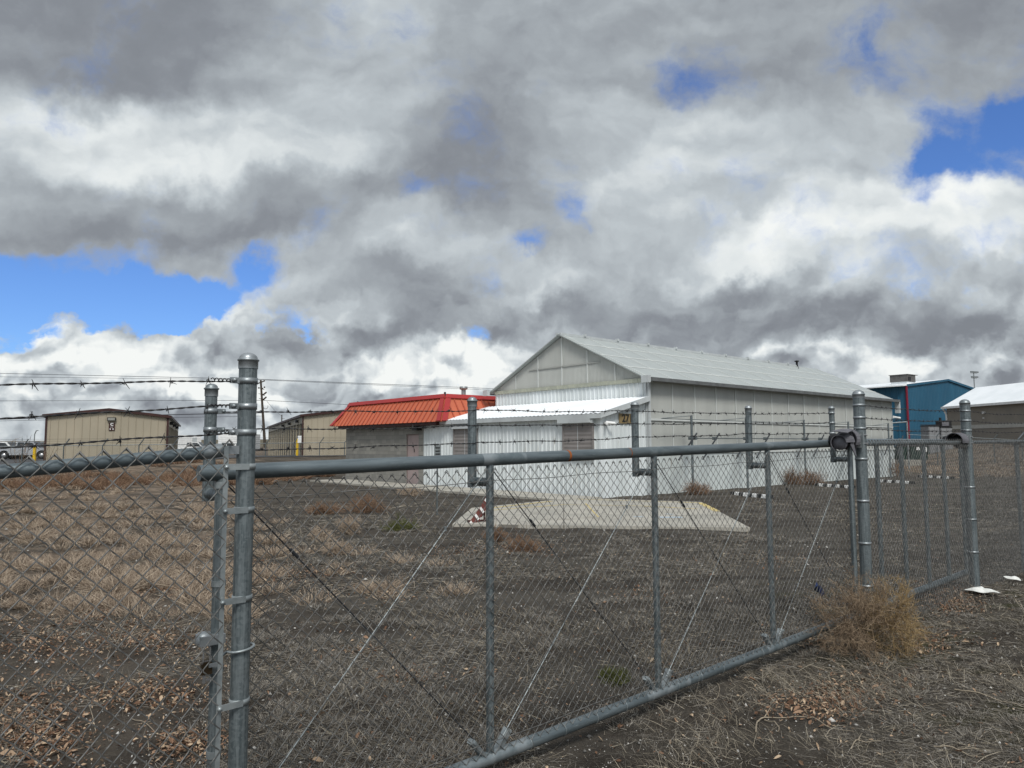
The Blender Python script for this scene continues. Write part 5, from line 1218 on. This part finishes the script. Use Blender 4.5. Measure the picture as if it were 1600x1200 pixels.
mb = MB(); mb.tube([(0,0,0),(0,0,3.3)], .05, 8); mb.tube([(1.15,0,0),(1.15,0,3.35)], .05, 8); split(mb, 'upright', GALV2, fa); mb = MB(); mb.tube([(0,0,3.3),(1.15,0,3.38)], .05, 8); mb.build('crossbar', GALV2, fa)

bl = [((-31.0+.15, 46.9), 'yellow bollard at the left corner of the signed storage building'), ((-24.6, 51.4), 'yellow bollard at the right corner of the signed storage building'), ((-16.85, 56.9), 'yellow bollard at the corner of the long storage building')]
for (x, y), lb in bl:
    mb = MB(); mb.tube([(0,0,-.2),(0,0,1.28)], .10, 12); mb.lathe([(.10,0),(.085,.05),(.05,.085),(.001,.1)], (0,0,1.28), 12); o = mb.build('bollard', YEL); o.location = (x, y, float(gh(x, y))); tag(o, lb, 'bollard', 'yellow bollards at the storage buildings')
o = empty('notice_post', (-.2735*60, 56.0, 1.05), 0, 'small pale notice on a thin post before the roll-up doors', 'sign'); 
mb = MB(); mb.tube([(0,0,0),(0,0,1.5)], .025, 6); mb.build('post', GALV, o); mb = MB(); mb.b2((-.14,-.04,1.0),(.14,-.02,1.55)); mb.build('sign_plate', WHT, o)

# utility pole and lines
def pd(x, y, D): d = px_dir(x, y); k = D/d.y; return np.array(EYE)+np.array(d)*k
up1 = pd(407.5, 596, 110); ub = pd(413.5, 690, 110)
t = empty('utility_pole', (ub[0], ub[1], float(gh(ub[0], ub[1]))), 0, 'tall leaning wooden utility pole with crossarm and insulators rising beside the tall left post', 'utility pole')
lc_ = lambda p: tuple(np.array(p)-np.array(t.location))
def along(f): return ub + (up1-ub)*f
mb = MB(); mb.tube([lc_(along(-.1)), lc_(along(1.02))], [.22, .14], 10); mb.build('shaft', WOODP, t)
c = lc_(along(.985)); mb = MB(); mb.box(c, (1.3, .14, .16), np.array(Matrix.Rotation(R(22), 3, 'Y'))); mb.build('crossarm', WOODP, t)
for f, n_, w2 in ((.88, 3, .55), (.78, 4, .5), (.70, 4, .45)):
    mb = MB(); c = np.array(lc_(along(f)))
    for j in range(n_): x = (-1 if (j % 2) else 1)*(w2*(.4+.25*j)); mb.lathe([(0,-.12),(.12,-.08),(.12,.1),(0,.14)], c+np.array((x if f > .8 else abs(x)+.1, -.05, .1*j)), 8)
    mb.box(c, (1.0, .07, .07), np.array(Matrix.Rotation(R(-20), 3, 'Y'))); mb.build('insulator_set', WOODP, t)
mb = MB(); c = np.array(lc_(along(.58))); th = np.linspace(-.3, 3.6, 10); mb.tube(c+np.stack([.5-.35*np.cos(th), 0*th, -.35*np.sin(th)], 1), .035, 5); mb.build('cable_loop', WOODP, t)
t2b = pd(439.5, 690, 190); t2 = pd(439.5, 648, 190)
mb = MB(); mb.tube([(0,0,0), (0, 0, t2[2])], .14, 8); mb.box((.3, 0, t2[2]-1.), (.9, .08, .08)); mb.box((.2, 0, t2[2]-2.), (.5, .08, .08)); o = mb.build('utility_pole', WOODP); o.location = (t2b[0], t2b[1], 0); tag(o, 'short distant utility pole showing above the long storage building roof', 'utility pole')
def wire(pts, label, r=.035, sag=0.):
    P_ = [pd(*p) for p in pts]; out = []
    for a, b_ in zip(P_[:-1], P_[1:]):
        for s_ in np.linspace(0, 1, 14)[:-1]: q = a+(b_-a)*s_; q = q.copy(); q[2] -= sag*4*s_*(1-s_); out.append(q)
    out.append(P_[-1]); out = np.array(out); o0 = out[0].copy(); mb = MB(); mb.tube(out-o0, r, 4); o = mb.build('power_line', worn('cable_black', (.05,.052,.06), (.04,.042,.05), .6)); o.location = o0; tag(o, label, 'power line', 'power lines crossing the sky')
wire([(-60, 582, 118), (405, 592.5, 110), (790, 608, 140), (1000, 616, 165)], 'uppermost power line reaching the top of the utility pole')
wire([(-60, 588, 119), (404, 593.5, 110.3), (790, 610.5, 141), (1000, 619, 166)], 'power line running just below the uppermost one', .025)
wire([(-60, 626.5, 118), (411, 625.5, 110), (560, 633, 125), (900, 652, 150)], 'middle power line meeting the pole halfway up', .03)
wire([(-60, 657, 100), (130, 651, 105), (330, 646.5, 110), (412, 645, 112)], 'thick grey cable just above the signed storage building roof', .06)
wire([(-60, 659, 101), (100, 655.5, 105), (412, 650, 112.5)], 'thin lower cable beneath the thick grey cable', .025)
wire([(417, 627, 111), (428, 640, 150), (439.5, 650, 189)], 'slanting cable from the pole down to the short distant pole', .03)
# tiny lamp post and flood-light mast
lp = pd(53.5, 690, 240); mb = MB(); hgt_ = pd(54, 673, 240)[2]; mb.tube([(0,0,0),(0,0,hgt_-1.2),(.5,0,hgt_),(.9,0,hgt_+.1)], .16, 6); mb.box((1.0,0,hgt_+.1),(.6,.2,.15)); o = mb.build('lamp_post', GALV2); o.location = (lp[0], lp[1], 0); tag(o, 'thin distant lamp post above the parked trucks at far left', 'lamp post')
for k_, (xx_, yy_, lb_) in enumerate(((34.5, 684, 'short distant mast on the far ridge left of the lamp post'),)):
    q = pd(xx_, 690, 300); h2 = pd(xx_, yy_, 300)[2]; mb = MB(); mb.tube([(0,0,0),(0,0,h2)], .14, 6); o = mb.build('mast', GALV2); o.location = (q[0], q[1], 0); tag(o, lb_, 'mast')
fm = pd(1527.5, 690, 230); ht = pd(1527.5, 583, 230)[2]
t = empty('floodlight_mast', (fm[0], fm[1], 0), R(25), 'distant sports floodlight mast rising behind the blue warehouse roof', 'floodlight mast')
mb = MB(); mb.tube([(0,0,0),(0,0,ht+.6)], .18, 6); mb.build('shaft', GALV2, t)
for z_, w2 in ((ht, 3.4), (ht-1.6, 2.8)):
    mb = MB(); mb.box((0,0,z_), (w2, .12, .12))
    for j in range(7): mb.box((-w2/2+w2*j/6, -.25, z_+.35), (.34, .4, .42))
    mb.build('lamp_bank', GALV2, t)

# dumpsters, cabinets
for k, (x0, wd_, lb) in enumerate(((1397, 12, 'narrow dark green dumpster close to the greenhouse far corner'), (1412, 30, 'wide dark green dumpster with pale labels behind the fence'))):
    D = 62; p = pd(x0, 718, D); w2 = wd_*D/1130; t = empty('dumpster', (p[0]+w2/2, p[1], p[2]-.05), R(8), lb, 'dumpster', 'green dumpsters beyond the greenhouse')
    mb = MB(); mb.prism([(-w2/2, -.7, .05), (w2/2, -.7, .05), (w2/2, -.85, 1.15), (-w2/2, -.85, 1.15)], (0, 1.5, 0)); mb.build('body', GRN, t)
    mb = MB(); mb.prism([(-w2/2-.03, -.88, 1.16), (w2/2+.03, -.88, 1.16), (w2/2+.03, .7, 1.42), (-w2/2-.03, .7, 1.42)], (0, 0, .05)); mb.build('lid', DARK, t)
    mb = MB(); mb.b2((-w2/2-.02, -.95, .5), (-w2/2+.1, -.72, .7)); mb.b2((w2/2-.1, -.95, .5), (w2/2+.02, -.72, .7)); split(mb, 'lift_pocket', GRN, t)
    if k: mb = MB(); mb.b2((-.35, -.92, .85), (-.05, -.88, 1.12)); mb.b2((.45, -.90, .70), (.62, -.86, 1.1)); split(mb, 'label_plate', WHT, t)
mb = MB(); p = pd(1411, 722, 60); mb.b2((0,0,-.3),(1.7,1.2,.16)); o = mb.build('concrete_slab', CONC); o.location = p; tag(o, 'pale concrete slab under the wide green dumpster', 'slab')
for k, (xa, xb, yt, D, lb) in enumerate(((1452.5, 1471, 666, 71, 'tall pale grey equipment cabinet before the blue warehouse, the left one'), (1471.5, 1491, 668, 71.6, 'tall pale grey equipment cabinet partly behind the roller housing'))):
    p = pd(xa, 700, D); tp = pd(xa, yt, D)[2]; w2 = (xb-xa)*D/1130; zb0 = float(gh(p[0], p[1])); H_ = tp-zb0
    t = empty('equipment_cabinet', (p[0], p[1], zb0), R(5), lb, 'cabinet', 'grey equipment cabinets at the warehouse'); mb = MB(); mb.b2((0, 0, -.2), (w2-.06, 1.2, H_)); mb.build('body', worn('cabinet_grey', (.21,.215,.22), (.17,.175,.18), .6), t)
    mb = MB(); mb.b2((-.04, -.06, H_), (w2-.02, 1.26, H_+.06)); mb.build('lid', DARK, t); mb = MB(); mb.b2((.08, -.03, .15), (w2/2-.05, -.002, H_-.12)); mb.b2((w2/2, -.03, .15), (w2-.14, -.002, H_-.12)); split(mb, 'door', worn('cabinet_door', (.24,.245,.25), (.2,.205,.21), .6), t)
p = pd(1470, 664, 73); t = empty('machine', (p[0], p[1], p[2]), 0, 'dark machine part sticking up above the grey cabinets', 'machine'); mb = MB(); mb.b2((0,0,-3),(1.1,.9,.45)); mb.b2((-1.9,.1,-.05),(0,.3,.05)); mb.tube([(.2,.4,.4),(.2,.4,.75)], .12, 8); mb.build('body', DARK, t); mb = MB(); mb.b2((.1,-.06,-.1),(.8,-.0,.3)); mb.build('grille', GREYP, t)

def pickup(loc, rz, label, m, box=False, name='pickup_truck'):
    t = empty(name, loc, rz, label, 'truck' if name != 'box_trailer' else 'trailer', 'vehicles parked in the storage lot')
    L = 5.4; r = .38
    arch = lambda cx: [(cx+.46*math.cos(a), .42+.46*math.sin(a)) for a in np.linspace(math.pi, 0, 9)]
    if name == 'box_trailer':
        mb = MB(); mb.b2((-2.8, -1.2, .75), (2.8, 1.2, 3.0)); mb.build('body', m, t); mb = MB(); mb.b2((-2.8,-1.0,.6),(3.6,1.0,.74)); mb.build('chassis', DARK, t); ws = (-.5, .6)
        mb = MB(); mb.b2((1.4, -1.23, .9), (2.1, -1.201, 2.6)); mb.build('door', TRIMW, t)
    else:
        prof = [(-2.7, .45)] + arch(-1.65) + arch(1.6) + [(2.7, .45), (2.72, .80), (2.62, 1.02), (1.35, 1.12), (.80, 1.72), (-.55, 1.76), (-.75, 1.15), (-2.7, 1.12)]
        prof = [(x, .0, z) for x, z in prof]; mb = MB(); mb.prism([(x, -.95, z) for x, _, z in prof], (0, 1.9, 0)); mb.build('body', m, t)
        mb = MB()
        for sy in (-.956, .95): mb.prism([(1.15, sy, 1.16), (.74, sy, 1.62), (.15, sy, 1.65), (.15, sy, 1.16)], (0, .006, 0)); mb.prism([(.05, sy, 1.16), (.05, sy, 1.65), (-.48, sy, 1.66), (-.58, sy, 1.16)], (0, .006, 0))
        split(mb, 'window', GLASS, t); mb = MB(); mb.prism([(1.36, -.82, 1.135), (1.36, .82, 1.135), (.83, .78, 1.70), (.83, -.78, 1.70)], (.02, 0, .01)); mb.build('windscreen', GLASS, t)
        mb = MB(); mb.b2((2.68,-.9,.45),(2.80,.9,.68)); mb.b2((-2.8,-.9,.45),(-2.70,.9,.66)); split(mb, 'bumper', DARK, t)
        mb = MB(); mb.b2((2.64,-.88,.78),(2.75,-.55,.98)); mb.b2((2.64,.55,.78),(2.75,.88,.98)); split(mb, 'headlight', WHT, t)
        ws = (-1.65, 1.6)
    for wx in ws:
        for sy in (-.98, .74):
            mb = MB(); mb.lathe([(.01,0),(r*.55,.0),(r*.92,.0),(r,.05),(r,.19),(r*.92,.24),(.01,.24)], (wx, sy, r), 16, axis='y'); wh = mb.build('wheel', DARK, t)
            mb = MB(); mb.lathe([(.01,-.012),(r*.5,-.012),(r*.55,.02)], (wx, sy if sy < 0 else sy+.24, r), 12, axis='y'); mb.build('rim', CHROME, wh)
    return t
def lotz(x, y): return float(gh(x, y))+.03
vs = [(6, 74, 8, 'white pickup truck cut off by the left edge of the view', WHT, 'pickup_truck'), (26, 79, -12, 'white pickup truck second from the left edge', WHT, 'pickup_truck'), (45, 72, 14, 'silver pickup truck in the middle of the left row', CARP, 'pickup_truck'), (60, 77, -6, 'white pickup truck next to the yellow bollard', WHT, 'pickup_truck'),
      (303, 92, 10, 'white pickup truck seen over the top rail right of the storage building', WHT, 'pickup_truck'), (352, 100, 30, 'white pickup truck with dark windows beside the bent arm post', WHT, 'pickup_truck'), (375, 112, 0, 'long white box trailer behind the tall left post', WHT, 'box_trailer'), (284, 118, 40, 'white box trailer just right of the signed storage building', WHT, 'box_trailer')]
for (px_, D, rz_a, lb, m_, nm) in vs:
    x = (px_-800)/1130*D; pickup((x, D, lotz(x, D)), R(rz_a), lb, m_, name=nm)
